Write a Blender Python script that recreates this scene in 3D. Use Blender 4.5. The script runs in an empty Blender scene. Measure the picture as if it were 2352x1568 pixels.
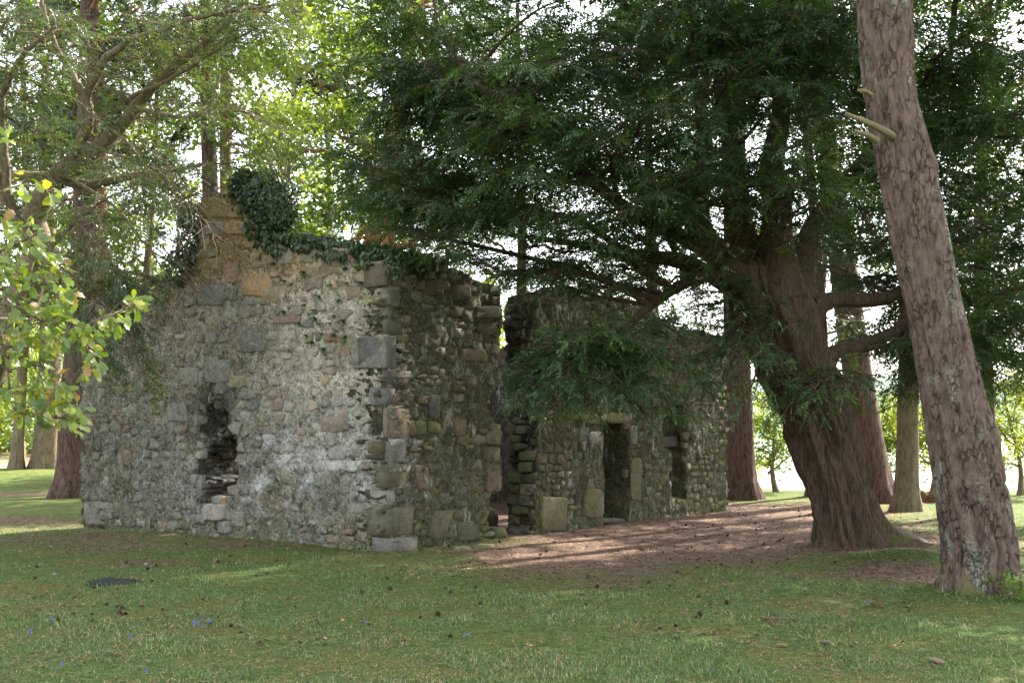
import bpy, math, random
import numpy as np
from mathutils import Vector, Matrix

random.seed(7)
rng = np.random.default_rng(7)
sc = bpy.context.scene
COL = sc.collection

# ------------------------------------------------------------------ camera, sky, sun, exposure
F, CX, HY, EYE = 2500.0, 1176.0, 990.0, 1.6          # focal length etc. in a 2352 px wide frame
cam_d = bpy.data.cameras.new('camera')
cam_d.sensor_width = 36.0
cam_d.lens = 36.0 * F / 2352.0
cam_d.shift_y = (HY - 784.0) / 2352.0
cam_d.clip_start, cam_d.clip_end = 0.1, 4000.0
cam = bpy.data.objects.new('camera', cam_d)
cam.location = (0, 0, EYE)
cam.rotation_euler = (math.radians(90), 0, 0)
COL.objects.link(cam)
sc.camera = cam

SUN_AZ, SUN_EL = math.radians(42), math.radians(41)   # azimuth from +Y towards +X
SUN = Vector((math.sin(SUN_AZ) * math.cos(SUN_EL), math.cos(SUN_AZ) * math.cos(SUN_EL), math.sin(SUN_EL)))
world = bpy.data.worlds.new('World')
sc.world = world
world.use_nodes = True
wn = world.node_tree
sky = wn.nodes.new('ShaderNodeTexSky')
sky.sky_type = 'NISHITA'
sky.sun_disc = False
sky.sun_elevation = SUN_EL
sky.sun_rotation = SUN_AZ
sky.air_density, sky.dust_density, sky.ozone_density = 1.0, 2.5, 1.0
bg = wn.nodes['Background']
bg.inputs['Strength'].default_value = 0.15
hs = wn.nodes.new('ShaderNodeHueSaturation')         # thin high cloud whitens the blue
hs.inputs['Saturation'].default_value = 0.3
wn.links.new(sky.outputs[0], hs.inputs['Color'])
wn.links.new(hs.outputs[0], bg.inputs[0])
sun_d = bpy.data.lights.new('sun', 'SUN')
sun_d.energy = 4.5
sun_d.angle = math.radians(0.55)
sun_d.color = (1.0, 0.93, 0.82)
sun = bpy.data.objects.new('sun', sun_d)
sun.rotation_euler = SUN.to_track_quat('Z', 'Y').to_euler()
sun.location = (20, 20, 30)
COL.objects.link(sun)
sc.view_settings.view_transform = 'Standard'
sc.view_settings.look = 'None'
sc.view_settings.gamma = 1.0
sc.view_settings.use_curve_mapping = False
sc.view_settings.exposure = 2.3
sc.cycles.max_bounces = 8
sc.cycles.diffuse_bounces = 4
sc.cycles.transmission_bounces = 5
sc.cycles.use_denoising = True

# ------------------------------------------------------------------ small helpers
def P(px, py, Y):
    """a point of the place: seen at px, py in the photograph, Y metres away"""
    return np.array([(px - CX) / F * Y, Y, EYE - (py - HY) / F * Y])

def G(px, py):
    Y = EYE * F / (py - HY)
    return np.array([(px - CX) / F * Y, Y, 0.0])

def _hash(ix, iy, iz, seed):
    h = (ix.astype(np.uint32) * np.uint32(374761393) + iy.astype(np.uint32) * np.uint32(668265263)
         + iz.astype(np.uint32) * np.uint32(2147483647) + np.uint32(seed * 1274126177 & 0xffffffff))
    h = (h ^ (h >> np.uint32(13))) * np.uint32(1274126177)
    h = h ^ (h >> np.uint32(16))
    return (h & np.uint32(0xffff)).astype(np.float64) / 65535.0

def vnoise(p, seed=0):
    p = np.asarray(p, float)
    i = np.floor(p).astype(np.int64)
    f = p - i
    f = f * f * (3 - 2 * f)
    r = 0
    for a in (0, 1):
        for b in (0, 1):
            for c in (0, 1):
                w = (f[..., 0] if a else 1 - f[..., 0]) * (f[..., 1] if b else 1 - f[..., 1]) * (f[..., 2] if c else 1 - f[..., 2])
                r = r + w * _hash(i[..., 0] + a, i[..., 1] + b, i[..., 2] + c, seed)
    return r

def fbm(p, seed=0, oct=4):
    p = np.asarray(p, float)
    r, a, t = 0, 1.0, 0
    for k in range(oct):
        r = r + a * vnoise(p * (2.03 ** k), seed + k * 17)
        t += a
        a *= 0.5
    return r / t

def smooth(a, b, x):
    t = np.clip((x - a) / (b - a), 0, 1)
    return t * t * (3 - 2 * t)

def unit(v):
    v = np.asarray(v, float)
    return v / np.maximum(np.linalg.norm(v, axis=-1, keepdims=True), 1e-9)

class Acc:
    """collects vertices, triangles, quads and a colour per vertex"""
    def __init__(s):
        s.V, s.T, s.Q, s.C, s.n = [], [], [], [], 0
    def add(s, V, T=None, Q=None, col=(1, 1, 1)):
        V = np.asarray(V, float).reshape(-1, 3)
        if T is not None and len(T): s.T.append(np.asarray(T, np.int64).reshape(-1, 3) + s.n)
        if Q is not None and len(Q): s.Q.append(np.asarray(Q, np.int64).reshape(-1, 4) + s.n)
        col = np.asarray(col, float)
        if col.ndim == 1: col = np.broadcast_to(col, (len(V), 3))
        s.V.append(V); s.C.append(col); s.n += len(V)
    def mesh(s, name, offset=(0, 0, 0), smooth_shade=False):
        V = np.concatenate(s.V) - np.asarray(offset, float)
        C = np.concatenate(s.C)
        T = np.concatenate(s.T) if s.T else np.zeros((0, 3), np.int64)
        Q = np.concatenate(s.Q) if s.Q else np.zeros((0, 4), np.int64)
        me = bpy.data.meshes.new(name)
        me.vertices.add(len(V)); me.vertices.foreach_set('co', V.astype(np.float32).ravel())
        nl = len(T) * 3 + len(Q) * 4
        me.loops.add(nl)
        me.loops.foreach_set('vertex_index', np.concatenate([T.ravel(), Q.ravel()]).astype(np.int32))
        me.polygons.add(len(T) + len(Q))
        st = np.concatenate([np.arange(len(T)) * 3, len(T) * 3 + np.arange(len(Q)) * 4]).astype(np.int32)
        me.polygons.foreach_set('loop_start', st)
        if smooth_shade:
            me.polygons.foreach_set('use_smooth', np.ones(len(st), bool))
        me.update(calc_edges=True)
        at = me.attributes.new('col', 'FLOAT_COLOR', 'POINT')
        at.data.foreach_set('color', np.concatenate([C, np.ones((len(C), 1))], 1).astype(np.float32).ravel())
        return me
    def build(s, name, mat, parent=None, smooth_shade=False, kind=None):
        if s.n == 0: return None
        off = world_loc(parent) if parent else (0, 0, 0)
        me = s.mesh(name, off, smooth_shade)
        return obj(name, me, mat, parent, kind)

def world_loc(o):
    v = np.zeros(3)
    while o is not None:
        v += np.array(o.location); o = o.parent
    return v

def obj(name, me, mat=None, parent=None, kind=None):
    o = bpy.data.objects.new(name, me)
    if mat is not None and len(me.materials) == 0: me.materials.append(mat)
    COL.objects.link(o)
    if parent is not None: o.parent = parent
    if kind: o['kind'] = kind
    return o

def tag(o, label, cat, group=None):
    o['label'] = label; o['category'] = cat
    if group: o['group'] = group
    return o

def thing(name, label, cat, loc, group=None):
    o = bpy.data.objects.new(name, None)
    o.empty_display_size = 0.2
    o.location = tuple(float(a) for a in loc)
    COL.objects.link(o)
    return tag(o, label, cat, group)

def crom(pts, n):
    """Catmull-Rom through pts (k,m) -> n samples"""
    pts = np.asarray(pts, float)
    if len(pts) == 2:
        t = np.linspace(0, 1, n)[:, None]
        return pts[0] * (1 - t) + pts[1] * t
    p = np.concatenate([2 * pts[:1] - pts[1:2], pts, 2 * pts[-1:] - pts[-2:-1]])
    t = np.linspace(0, len(pts) - 1 - 1e-6, n)
    i = t.astype(int); f = (t - i)[:, None]
    a, b, c, d = p[i], p[i + 1], p[i + 2], p[i + 3]
    return 0.5 * ((2 * b) + (-a + c) * f + (2 * a - 5 * b + 4 * c - d) * f ** 2 + (-a + 3 * b - 3 * c + d) * f ** 3)

def tube(acc, pts, rad, seg=6, col=(1, 1, 1), rfun=None, cap=True):
    pts = np.asarray(pts, float); k = len(pts)
    rad = np.broadcast_to(np.asarray(rad, float), (k,))
    tan = unit(np.gradient(pts, axis=0))
    ref = np.array([0, 1, 0.0]) if abs(tan[0][1]) < 0.9 else np.array([1.0, 0, 0])
    X = np.zeros((k, 3)); x = unit(ref - tan[0] * ref.dot(tan[0]))
    for i in range(k):
        x = unit(x - tan[i] * x.dot(tan[i])); X[i] = x
    Y = np.cross(tan, X)
    th = np.linspace(0, 2 * math.pi, seg, endpoint=False)
    R = np.repeat(rad[:, None], seg, 1)
    if rfun is not None:
        R = rfun(R, np.broadcast_to(th, (k, seg)), np.repeat(np.arange(k)[:, None], seg, 1), pts)
    V = pts[:, None] + R[..., None] * (np.cos(th)[None, :, None] * X[:, None] + np.sin(th)[None, :, None] * Y[:, None])
    idx = np.arange(k * seg).reshape(k, seg)
    q = np.stack([idx[:-1], np.roll(idx[:-1], -1, 1), np.roll(idx[1:], -1, 1), idx[1:]], -1).reshape(-1, 4)
    V = V.reshape(-1, 3)
    T = None
    if cap:
        V = np.concatenate([V, pts[-1:] + tan[-1:] * rad[-1] * 0.4])
        e = idx[-1]
        T = np.stack([e, np.roll(e, -1), np.full(seg, len(V) - 1)], -1)
    acc.add(V, T, q, col)

def assemble(acc, tpl, Pn, D, N, S, col):
    """place a leaf template (verts, tris) at every point"""
    tv, tt = tpl
    Pn, D, N = np.asarray(Pn, float), unit(D), np.asarray(N, float)
    if len(Pn) == 0: return
    Y = unit(np.cross(N, D)); Z = np.cross(D, Y)
    S = np.broadcast_to(np.asarray(S, float), (len(Pn),))
    V = Pn[:, None] + S[:, None, None] * (tv[None, :, 0:1] * D[:, None] + tv[None, :, 1:2] * Y[:, None] + tv[None, :, 2:3] * Z[:, None])
    T = tt[None] + (np.arange(len(Pn)) * len(tv))[:, None, None]
    col = np.asarray(col, float)
    if col.ndim == 1: col = np.broadcast_to(col, (len(Pn), 3))
    acc.add(V, T.reshape(-1, 3), None, np.repeat(col, len(tv), 0))

def spray_tpl(nn, sub=0, seed=0, wid=0.05):
    r = random.Random(seed); V, T = [], []
    def one(o, ang, L, n):
        ca, sa = math.cos(ang), math.sin(ang)
        for i in range(n):
            t = (i + 0.6) / n
            for s in (-1, 1):
                a = ang + s * math.radians(62 - 32 * t + r.uniform(-9, 9))
                ln = L * 0.27 * (1.05 - 0.5 * t) * r.uniform(0.8, 1.2)
                bx, by = o[0] + ca * L * t, o[1] + sa * L * t
                z = -0.22 * math.hypot(bx, by) ** 2
                w = wid * 0.55
                dx, dy = math.cos(a), math.sin(a)
                k = len(V)
                V.extend([(bx - ca * w, by - sa * w, z), (bx + ca * w, by + sa * w, z),
                          (bx + dx * ln, by + dy * ln, z - 0.05 + r.uniform(-0.05, 0.05))])
                T.append((k, k + 1, k + 2))
        k = len(V); bx, by = o[0] + ca * L * 0.9, o[1] + sa * L * 0.9
        z = -0.22 * math.hypot(bx, by) ** 2
        V.extend([(bx - sa * wid * .5, by + ca * wid * .5, z), (bx + sa * wid * .5, by - ca * wid * .5, z),
                  (o[0] + ca * L * 1.15, o[1] + sa * L * 1.15, z - 0.08)])
        T.append((k, k + 1, k + 2))
    one((0, 0), 0, 1.0, nn)
    for j in range(sub):
        s = 1 if j % 2 else -1
        t = 0.12 + 0.6 * j / max(sub, 1)
        one((t, 0), s * math.radians(r.uniform(38, 55)), 0.62 * (1.1 - 0.6 * t), max(3, nn - 2))
    return np.array(V), np.array(T)

def tuft_tpl(n, seed=0, w=0.05, spread=1.1):
    r = random.Random(seed); V, T = [], []
    for i in range(n):
        a, e = r.uniform(0, 6.283), r.uniform(0, spread)
        d = np.array([math.cos(e), math.sin(e) * math.cos(a), math.sin(e) * math.sin(a)])
        s = unit(np.cross(d, [r.uniform(-1, 1), r.uniform(-1, 1), r.uniform(-1, 1)]))
        o = np.array([r.uniform(-.25, .35), 0, 0]); L = r.uniform(.7, 1.1)
        k = len(V)
        V.extend([o - s * w, o + s * w, o + d * L]); T.append((k, k + 1, k + 2))
    return np.array(V), np.array(T)

def cluster_tpl(n, seed=0, leaf=0.28):
    """a loose cluster of n broad leaves (two triangles each)"""
    r = np.random.default_rng(seed); V, T = [], []
    for i in range(n):
        o = r.normal(0, 0.42, 3); d = unit(r.normal(0, 1, 3) + [0.4, 0, -0.2]); s = unit(np.cross(d, r.normal(0, 1, 3) + [0, 0, 1.5]))
        L = leaf * r.uniform(.7, 1.3); k = len(V)
        V.extend([o, o + d * L * .5 + s * L * .33, o + d * L, o + d * L * .5 - s * L * .33])
        T.extend([(k, k + 1, k + 2), (k, k + 2, k + 3)])
    return np.array(V), np.array(T)

# ------------------------------------------------------------------ materials
def M(name):
    m = bpy.data.materials.new(name); m.use_nodes = True
    nt = m.node_tree; nt.nodes.clear()
    return m, nt, nt.nodes, nt.links

def node(nt, typ, **kw):
    n = nt.nodes.new(typ)
    for k, v in kw.items():
        if k.startswith('i_'):
            key = k[2:]
            key = int(key) if key.isdigit() else key.replace('_', ' ')
            n.inputs[key].default_value = v
        else: setattr(n, k, v)
    return n

def noise(nt, vec, scale, detail=4, rough=0.55, dist=0.0):
    n = node(nt, 'ShaderNodeTexNoise', i_Scale=scale, i_Detail=detail, i_Roughness=rough, i_Distortion=dist)
    nt.links.new(vec, n.inputs['Vector'])
    return n.outputs['Fac']

def ramp(nt, fac, stops):
    r = nt.nodes.new('ShaderNodeValToRGB')
    e = r.color_ramp.elements
    while len(e) < len(stops): e.new(0.5)
    for i, (p, c) in enumerate(stops):
        e[i].position = p
        e[i].color = (c, c, c, 1) if isinstance(c, (int, float)) else (*c, 1)
    nt.links.new(fac, r.inputs[0])
    return r.outputs[0]

def mix(nt, fac, a, b, blend='MIX'):
    m = nt.nodes.new('ShaderNodeMix'); m.data_type = 'RGBA'; m.blend_type = blend
    for i, v in ((0, fac), (6, a), (7, b)):
        sock = m.inputs[i]
        if hasattr(v, 'is_linked'): nt.links.new(v, sock)
        elif isinstance(v, (int, float)): sock.default_value = v if i == 0 else (v, v, v, 1)
        else: sock.default_value = (*v, 1)
    return m.outputs[2]

def math_(nt, op, a, b=0.0):
    m = node(nt, 'ShaderNodeMath', operation=op)
    for s, v in ((m.inputs[0], a), (m.inputs[1], b)):
        if isinstance(v, (int, float)): s.default_value = v
        else: nt.links.new(v, s)
    return m.outputs[0]

def pos(nt, scale=(1, 1, 1)):
    g = nt.nodes.new('ShaderNodeNewGeometry')
    mp = node(nt, 'ShaderNodeMapping'); mp.inputs['Scale'].default_value = scale
    nt.links.new(g.outputs['Position'], mp.inputs['Vector'])
    return mp.outputs[0]

def vcol(nt, name='col'):
    a = nt.nodes.new('ShaderNodeAttribute'); a.attribute_name = name
    return a.outputs['Color']

def finish(nt, color, rough=0.85, bump=None, dist=0.01, strength=0.7, spec=0.25):
    b = node(nt, 'ShaderNodeBsdfPrincipled')
    o = nt.nodes.new('ShaderNodeOutputMaterial')
    if isinstance(color, tuple): b.inputs['Base Color'].default_value = (*color, 1)
    else: nt.links.new(color, b.inputs['Base Color'])
    if isinstance(rough, (int, float)): b.inputs['Roughness'].default_value = rough
    else: nt.links.new(rough, b.inputs['Roughness'])
    b.inputs['Specular IOR Level'].default_value = spec
    if bump is not None:
        bp = node(nt, 'ShaderNodeBump', i_Strength=strength, i_Distance=dist)
        nt.links.new(bump, bp.inputs['Height']); nt.links.new(bp.outputs[0], b.inputs['Normal'])
    nt.links.new(b.outputs[0], o.inputs[0])
    return b

def leaf_mat(name, trans=0.4, warm=(1.35, 1.25, 0.45), gloss=0.06, rough=0.4):
    m, nt, N, L = M(name)
    c = vcol(nt)
    n = noise(nt, pos(nt), 6.0, 2)
    c = mix(nt, 1.0, c, ramp(nt, n, [(0.3, 0.75), (0.7, 1.25)]), 'MULTIPLY')
    d = N.new('ShaderNodeBsdfDiffuse'); L.new(c, d.inputs[0])
    t = N.new('ShaderNodeBsdfTranslucent'); L.new(mix(nt, 1.0, c, warm, 'MULTIPLY'), t.inputs[0])
    mx = node(nt, 'ShaderNodeMixShader', i_0=trans); L.new(d.outputs[0], mx.inputs[1]); L.new(t.outputs[0], mx.inputs[2])
    g = node(nt, 'ShaderNodeBsdfGlossy', i_Roughness=rough); g.inputs[0].default_value = (1, 1, 1, 1)
    m2 = node(nt, 'ShaderNodeMixShader', i_0=gloss); L.new(mx.outputs[0], m2.inputs[1]); L.new(g.outputs[0], m2.inputs[2])
    o = N.new('ShaderNodeOutputMaterial'); L.new(m2.outputs[0], o.inputs[0])
    return m

MAT = {}
MAT['yew_leaf'] = leaf_mat('yew_needles', 0.33, (1.3, 1.3, 0.5), 0.055, 0.38)
MAT['leaf'] = leaf_mat('broad_leaves', 0.5, (1.35, 1.25, 0.4), 0.04, 0.45)
MAT['oak_leaf'] = leaf_mat('oak_leaves', 0.48, (1.4, 1.3, 0.4), 0.05, 0.4)
MAT['ivy'] = leaf_mat('ivy_leaves', 0.2, (1.2, 1.2, 0.5), 0.045, 0.35)
MAT['grass'] = leaf_mat('grass_blades', 0.35, (1.2, 1.2, 0.5), 0.03, 0.5)

def bark_mat(name, dark, light, sx=14, sz=3.0, lichen=None, lich_t=0.62, crack=True, moss=None, cd=0.35):
    m, nt, N, L = M(name)
    p = pos(nt, (sx, sx, sz))
    n1 = noise(nt, p, 1.0, 6, 0.6, 0.6)
    v = node(nt, 'ShaderNodeTexVoronoi', feature='DISTANCE_TO_EDGE', i_Scale=1.0)
    wn_ = node(nt, 'ShaderNodeTexNoise', i_Scale=0.8, i_Detail=5.0, i_Roughness=0.65); L.new(p, wn_.inputs['Vector'])
    pd = mix(nt, 1.0, p, mix(nt, 1.0, wn_.outputs['Color'], (1.6, 1.6, 1.6), 'MULTIPLY'), 'ADD')
    L.new(pd, v.inputs['Vector'])
    vv = ramp(nt, v.outputs['Distance'], [(0.0, 0.0), (0.09, 1.0)])
    vv = math_(nt, 'MAXIMUM', vv, ramp(nt, noise(nt, p, .55, 4, 0.6), [(0.42, 0.0), (0.56, 1.0)]))
    c = mix(nt, ramp(nt, n1, [(0.3, 0.0), (0.72, 1.0)]), dark, light)
    if crack: c = mix(nt, 1.0, c, mix(nt, vv, (cd, cd * .92, cd * .86), (1.0, 1.0, 1.0)), 'MULTIPLY')
    c = mix(nt, 1.0, c, vcol(nt), 'MULTIPLY')
    if lichen:
        l1 = noise(nt, pos(nt, (1, 1, .45)), 3.4, 3, 0.6); l2 = noise(nt, pos(nt), 38, 4, 0.7)
        lf = math_(nt, 'MULTIPLY', ramp(nt, l1, [(lich_t - 0.08, 0.0), (lich_t + 0.06, 1.0)]), ramp(nt, l2, [(0.47, 0.0), (0.56, 0.85)]))
        c = mix(nt, lf, c, lichen)
    if moss:
        g = N.new('ShaderNodeNewGeometry'); sx_ = N.new('ShaderNodeSeparateXYZ'); L.new(g.outputs['Position'], sx_.inputs[0])
        mf = math_(nt, 'MULTIPLY', ramp(nt, sx_.outputs[2], [(0.0, 1.0), (0.45, 0.0)]), ramp(nt, noise(nt, pos(nt), 4, 4), [(0.45, 0.0), (0.6, 0.9)]))
        c = mix(nt, mf, c, moss)
    h = math_(nt, 'ADD', math_(nt, 'MULTIPLY', n1, 0.7), vv if crack else 0.0)
    h = math_(nt, 'ADD', h, math_(nt, 'MULTIPLY', noise(nt, pos(nt), 60, 3), 0.3))
    finish(nt, c, 0.9, h, 0.02, 0.9, 0.15)
    return m

MAT['bark_pine'] = bark_mat('pine_bark', (0.075, 0.050, 0.040), (0.205, 0.145, 0.118), 16, 7, (0.34, 0.385, 0.30), 0.63, True, (0.09, 0.12, 0.02), .55)
MAT['bark_yew'] = bark_mat('yew_bark', (0.026, 0.018, 0.013), (0.13, 0.087, 0.06), 42, 5.5, None, .6, False, (0.06, 0.085, 0.02))
MAT['bark_orange'] = bark_mat('scots_pine_upper_bark', (0.22, 0.10, 0.06), (0.42, 0.21, 0.13), 9, 4)
MAT['bark_red'] = bark_mat('reddish_brown_bark', (0.07, 0.045, 0.036), (0.19, 0.12, 0.098), 24, 3.5)
MAT['bark_grey'] = bark_mat('grey_brown_bark', (0.10, 0.075, 0.05), (0.27, 0.215, 0.15), 18, 5, None, .6, False)
MAT['bark_twig'] = bark_mat('sunlit_branch_bark', (0.085, 0.062, 0.043), (0.235, 0.18, 0.125), 25, 18, None, .6, False)
MAT['dead_wood'] = bark_mat('bleached_dead_wood', (0.12, 0.092, 0.06), (0.31, 0.245, 0.165), 60, 60, None, .6, False)

def stone_mat(name, fine=0.5, lichen=0.66, smear=0.0):
    m, nt, N, L = M(name)
    c = vcol(nt)
    n1 = noise(nt, pos(nt), 9, 5, 0.65)
    n2 = noise(nt, pos(nt, (1, 1, 2.6)), 28, 6, 0.7, 0.5)
    c = mix(nt, 1.0, c, ramp(nt, n1, [(0.25, 0.55), (0.75, 1.4)]), 'MULTIPLY')
    c = mix(nt, 1.0, c, ramp(nt, n2, [(0.25, 0.55), (0.72, 1.35)]), 'MULTIPLY')
    lf = math_(nt, 'MULTIPLY', ramp(nt, noise(nt, pos(nt), 2.2, 3), [(0.45, 0.0), (0.62, 1.0)]), ramp(nt, noise(nt, pos(nt), 33, 4, 0.7), [(lichen - .05, 0.0), (lichen + .03, 0.8)]))
    c = mix(nt, lf, c, (0.52, 0.53, 0.46))
    of = ramp(nt, noise(nt, pos(nt), 5.5, 4, 0.6), [(0.58, 0.0), (0.72, 0.55)])
    c = mix(nt, of, c, (0.15, 0.135, 0.06))
    if smear:
        sf = ramp(nt, noise(nt, pos(nt), 17, 6, 0.75, 0.6), [(0.56 - smear * .1, 0.0), (0.62 - smear * .1, 0.85)])
        c = mix(nt, sf, c, mix(nt, 1.0, (0.36, 0.32, 0.25), ramp(nt, n2, [(0.3, 0.4), (0.65, 1.3)]), 'MULTIPLY'))
    h = math_(nt, 'ADD', n2, math_(nt, 'MULTIPLY', noise(nt, pos(nt), 70, 4, 0.7), fine))
    finish(nt, c, 0.88, h, 0.02, 0.85, 0.2)
    return m

MAT['stone'] = stone_mat('weathered_rubble_stone')
MAT['stone_limed'] = stone_mat('lime_smeared_rubble_stone', .5, .66, 0.3)
def mortar_mat():
    m, nt, N, L = M('lime_mortar')
    c = vcol(nt)
    n1 = noise(nt, pos(nt), 26, 6, 0.75, 0.4)
    n2 = noise(nt, pos(nt), 75, 4, 0.7)
    n3 = noise(nt, pos(nt), 3.2, 4, 0.6)
    n0 = noise(nt, pos(nt), 12, 5, 0.7, 0.8)
    c = mix(nt, 1.0, c, ramp(nt, n0, [(0.36, 0.42), (0.50, 1.0), (0.66, 1.3)]), 'MULTIPLY')
    c = mix(nt, 1.0, c, ramp(nt, n1, [(0.36, 0.22), (0.46, 0.85), (0.64, 1.45)]), 'MULTIPLY')
    c = mix(nt, 1.0, c, ramp(nt, n2, [(0.33, 0.5), (0.6, 1.2)]), 'MULTIPLY')
    c = mix(nt, 1.0, c, ramp(nt, n3, [(0.3, 0.6), (0.65, 1.2)]), 'MULTIPLY')
    ws = noise(nt, pos(nt, (1, 1, 0.3)), 11, 3, 0.6)
    wz = noise(nt, pos(nt), 1.6, 3)
    wf = math_(nt, 'MULTIPLY', ramp(nt, ws, [(0.55, 0.0), (0.64, 0.75)]), ramp(nt, wz, [(0.48, 0.0), (0.6, 1.0)]))
    c = mix(nt, wf, c, (0.55, 0.54, 0.50))
    h = math_(nt, 'ADD', math_(nt, 'ADD', n1, n0), math_(nt, 'MULTIPLY', n2, 0.5))
    finish(nt, c, 0.92, h, 0.05, 1.0, 0.15)
    return m
MAT['mortar'] = mortar_mat()

def ground_mat():
    m, nt, N, L = M('lawn_and_needle_litter')
    z = vcol(nt, 'col')
    s = N.new('ShaderNodeSeparateColor'); L.new(z, s.inputs[0])
    p = pos(nt)
    nb = noise(nt, p, 1.3, 4, 0.6); nm = noise(nt, p, 9, 5, 0.65); nf = noise(nt, p, 55, 4, 0.7)
    green = mix(nt, ramp(nt, nm, [(0.35, 0.0), (0.65, 1.0)]), (0.06, 0.115, 0.028), (0.13, 0.195, 0.052))
    moss = mix(nt, ramp(nt, nf, [(0.35, 0.0), (0.65, 1.0)]), (0.11, 0.12, 0.028), (0.19, 0.19, 0.05))
    green = mix(nt, ramp(nt, nb, [(0.42, 0.0), (0.62, 0.85)]), green, moss)
    straw = ramp(nt, noise(nt, pos(nt, (1, 1, 1)), 24, 5, 0.75, 1.0), [(0.56, 0.0), (0.68, 0.8)])
    green = mix(nt, straw, green, (0.20, 0.155, 0.085))
    lit = mix(nt, ramp(nt, nf, [(0.3, 0.0), (0.7, 1.0)]), (0.085, 0.053, 0.038), (0.36, 0.25, 0.185))
    lit = mix(nt, ramp(nt, noise(nt, pos(nt, (1, 1, 1)), 130, 3, 0.7), [(0.4, 0.0), (0.62, 0.6)]), lit, (0.07, 0.04, 0.03))
    lit = mix(nt, 1.0, lit, ramp(nt, noise(nt, p, 7, 5, 0.7), [(0.34, 0.45), (0.5, 1.0), (0.66, 1.35)]), 'MULTIPLY')
    fac = math_(nt, 'ADD', s.outputs[0], math_(nt, 'MULTIPLY', math_(nt, 'SUBTRACT', nm, 0.5), 1.5))
    fac = math_(nt, 'ADD', fac, math_(nt, 'MULTIPLY', math_(nt, 'SUBTRACT', noise(nt, p, 30, 5, 0.7), 0.5), 1.2))
    c = mix(nt, ramp(nt, fac, [(0.36, 0.0), (0.72, 1.0)]), green, lit)
    dry = mix(nt, nm, (0.30, 0.20, 0.13), (0.42, 0.34, 0.18))
    c = mix(nt, 1.0, c, ramp(nt, noise(nt, p, 85, 4, 0.8), [(0.36, 0.35), (0.5, 1.0), (0.66, 1.7)]), 'MULTIPLY')
    c = mix(nt, 1.0, c, ramp(nt, noise(nt, p, 22, 4, 0.75), [(0.34, 0.55), (0.5, 1.0), (0.66, 1.35)]), 'MULTIPLY')
    c = mix(nt, s.outputs[1], c, dry)
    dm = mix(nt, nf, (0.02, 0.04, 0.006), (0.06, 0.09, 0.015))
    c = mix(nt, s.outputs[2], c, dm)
    h = math_(nt, 'ADD', nf, math_(nt, 'MULTIPLY', nm, 1.2))
    finish(nt, c, 0.95, h, 0.04, 1.0, 0.1)
    return m
MAT['ground'] = ground_mat()

m, nt, N, L = M('lake_water')
wv = noise(nt, pos(nt, (0.5, 2.2, 1)), 2.2, 4, 0.6)
finish(nt, (0.02, 0.03, 0.035), 0.06, wv, 0.05, 0.35, 0.5)
MAT['water'] = m
m, nt, N, L = M('hazy_far_woods')
c = ramp(nt, noise(nt, pos(nt), 0.06, 5, 0.7), [(0.3, (0.16, 0.22, 0.20)), (0.7, (0.28, 0.34, 0.24))])
finish(nt, c, 1.0, None, spec=0)
MAT['hills'] = m
m, nt, N, L = M('dark_charcoal')
c = ramp(nt, noise(nt, pos(nt), 60, 4, 0.7), [(0.4, (0.012, 0.012, 0.014)), (0.62, (0.05, 0.05, 0.055)), (0.75, (0.35, 0.33, 0.31))])
finish(nt, c, 0.95, noise(nt, pos(nt), 60, 4), 0.03, 1.0)
MAT['charcoal'] = m
def plain(name, c, rough=0.8):
    m, nt, N, L = M(name)
    cc = mix(nt, 1.0, vcol(nt), ramp(nt, noise(nt, pos(nt), 90, 3), [(0.3, 0.65), (0.7, 1.3)]), 'MULTIPLY')
    cc = mix(nt, 1.0, cc, c, 'MULTIPLY')
    finish(nt, cc, rough)
    return m
MAT['cone'] = plain('pine_cone_scales', (0.075, 0.045, 0.03))
MAT['needle'] = plain('fallen_needles', (0.30, 0.18, 0.12))
MAT['flower'] = plain('bluebell_petals', (0.14, 0.11, 0.52))
MAT['tint'] = plain('plain_tinted', (1, 1, 1))

# ------------------------------------------------------------------ ground, lake, hills
def ell(x, y, cx, cy, rx, ry, rot=0.0):
    c, s = math.cos(rot), math.sin(rot)
    u, v = (x - cx) * c + (y - cy) * s, -(x - cx) * s + (y - cy) * c
    return np.exp(-((u / rx) ** 2 + (v / ry) ** 2))

def shore(x):
    return 28.2 + 2.2 * np.sin(x * 0.13 + 1.0) + 0.8 * np.sin(x * 0.5) + np.where(x < 0, (x * -0.9), 0)

def gz(x, y):
    x, y = np.asarray(x, float), np.asarray(y, float)
    z = 0.05 * (fbm(np.stack([x * .45, y * .45, x * 0], -1), 3, 3) - 0.5) * 2
    z = z + 0.10 * ell(x, y, 4.9, 14.3, 1.5, 1.2) + 0.16 * ell(x, y, 4.75, 13.0, 0.75, 0.5) + 0.10 * ell(x, y, 4.5, 10.5, 1.1, .9)
    z = z + 0.13 * ell(x, y, -4.6, 15.3, 2.6, 1.0, -0.57)
    z = z + 0.45 * ell(x, y, -16.0, 34.0, 5.5, 3.0)
    z = z - 1.5 * smooth(0, 7, y - shore(x)) * smooth(-6, 4, x)
    z = z + 0.012 * np.clip(y - 45, 0, 60) * smooth(2, -10, x)
    return z

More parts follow.
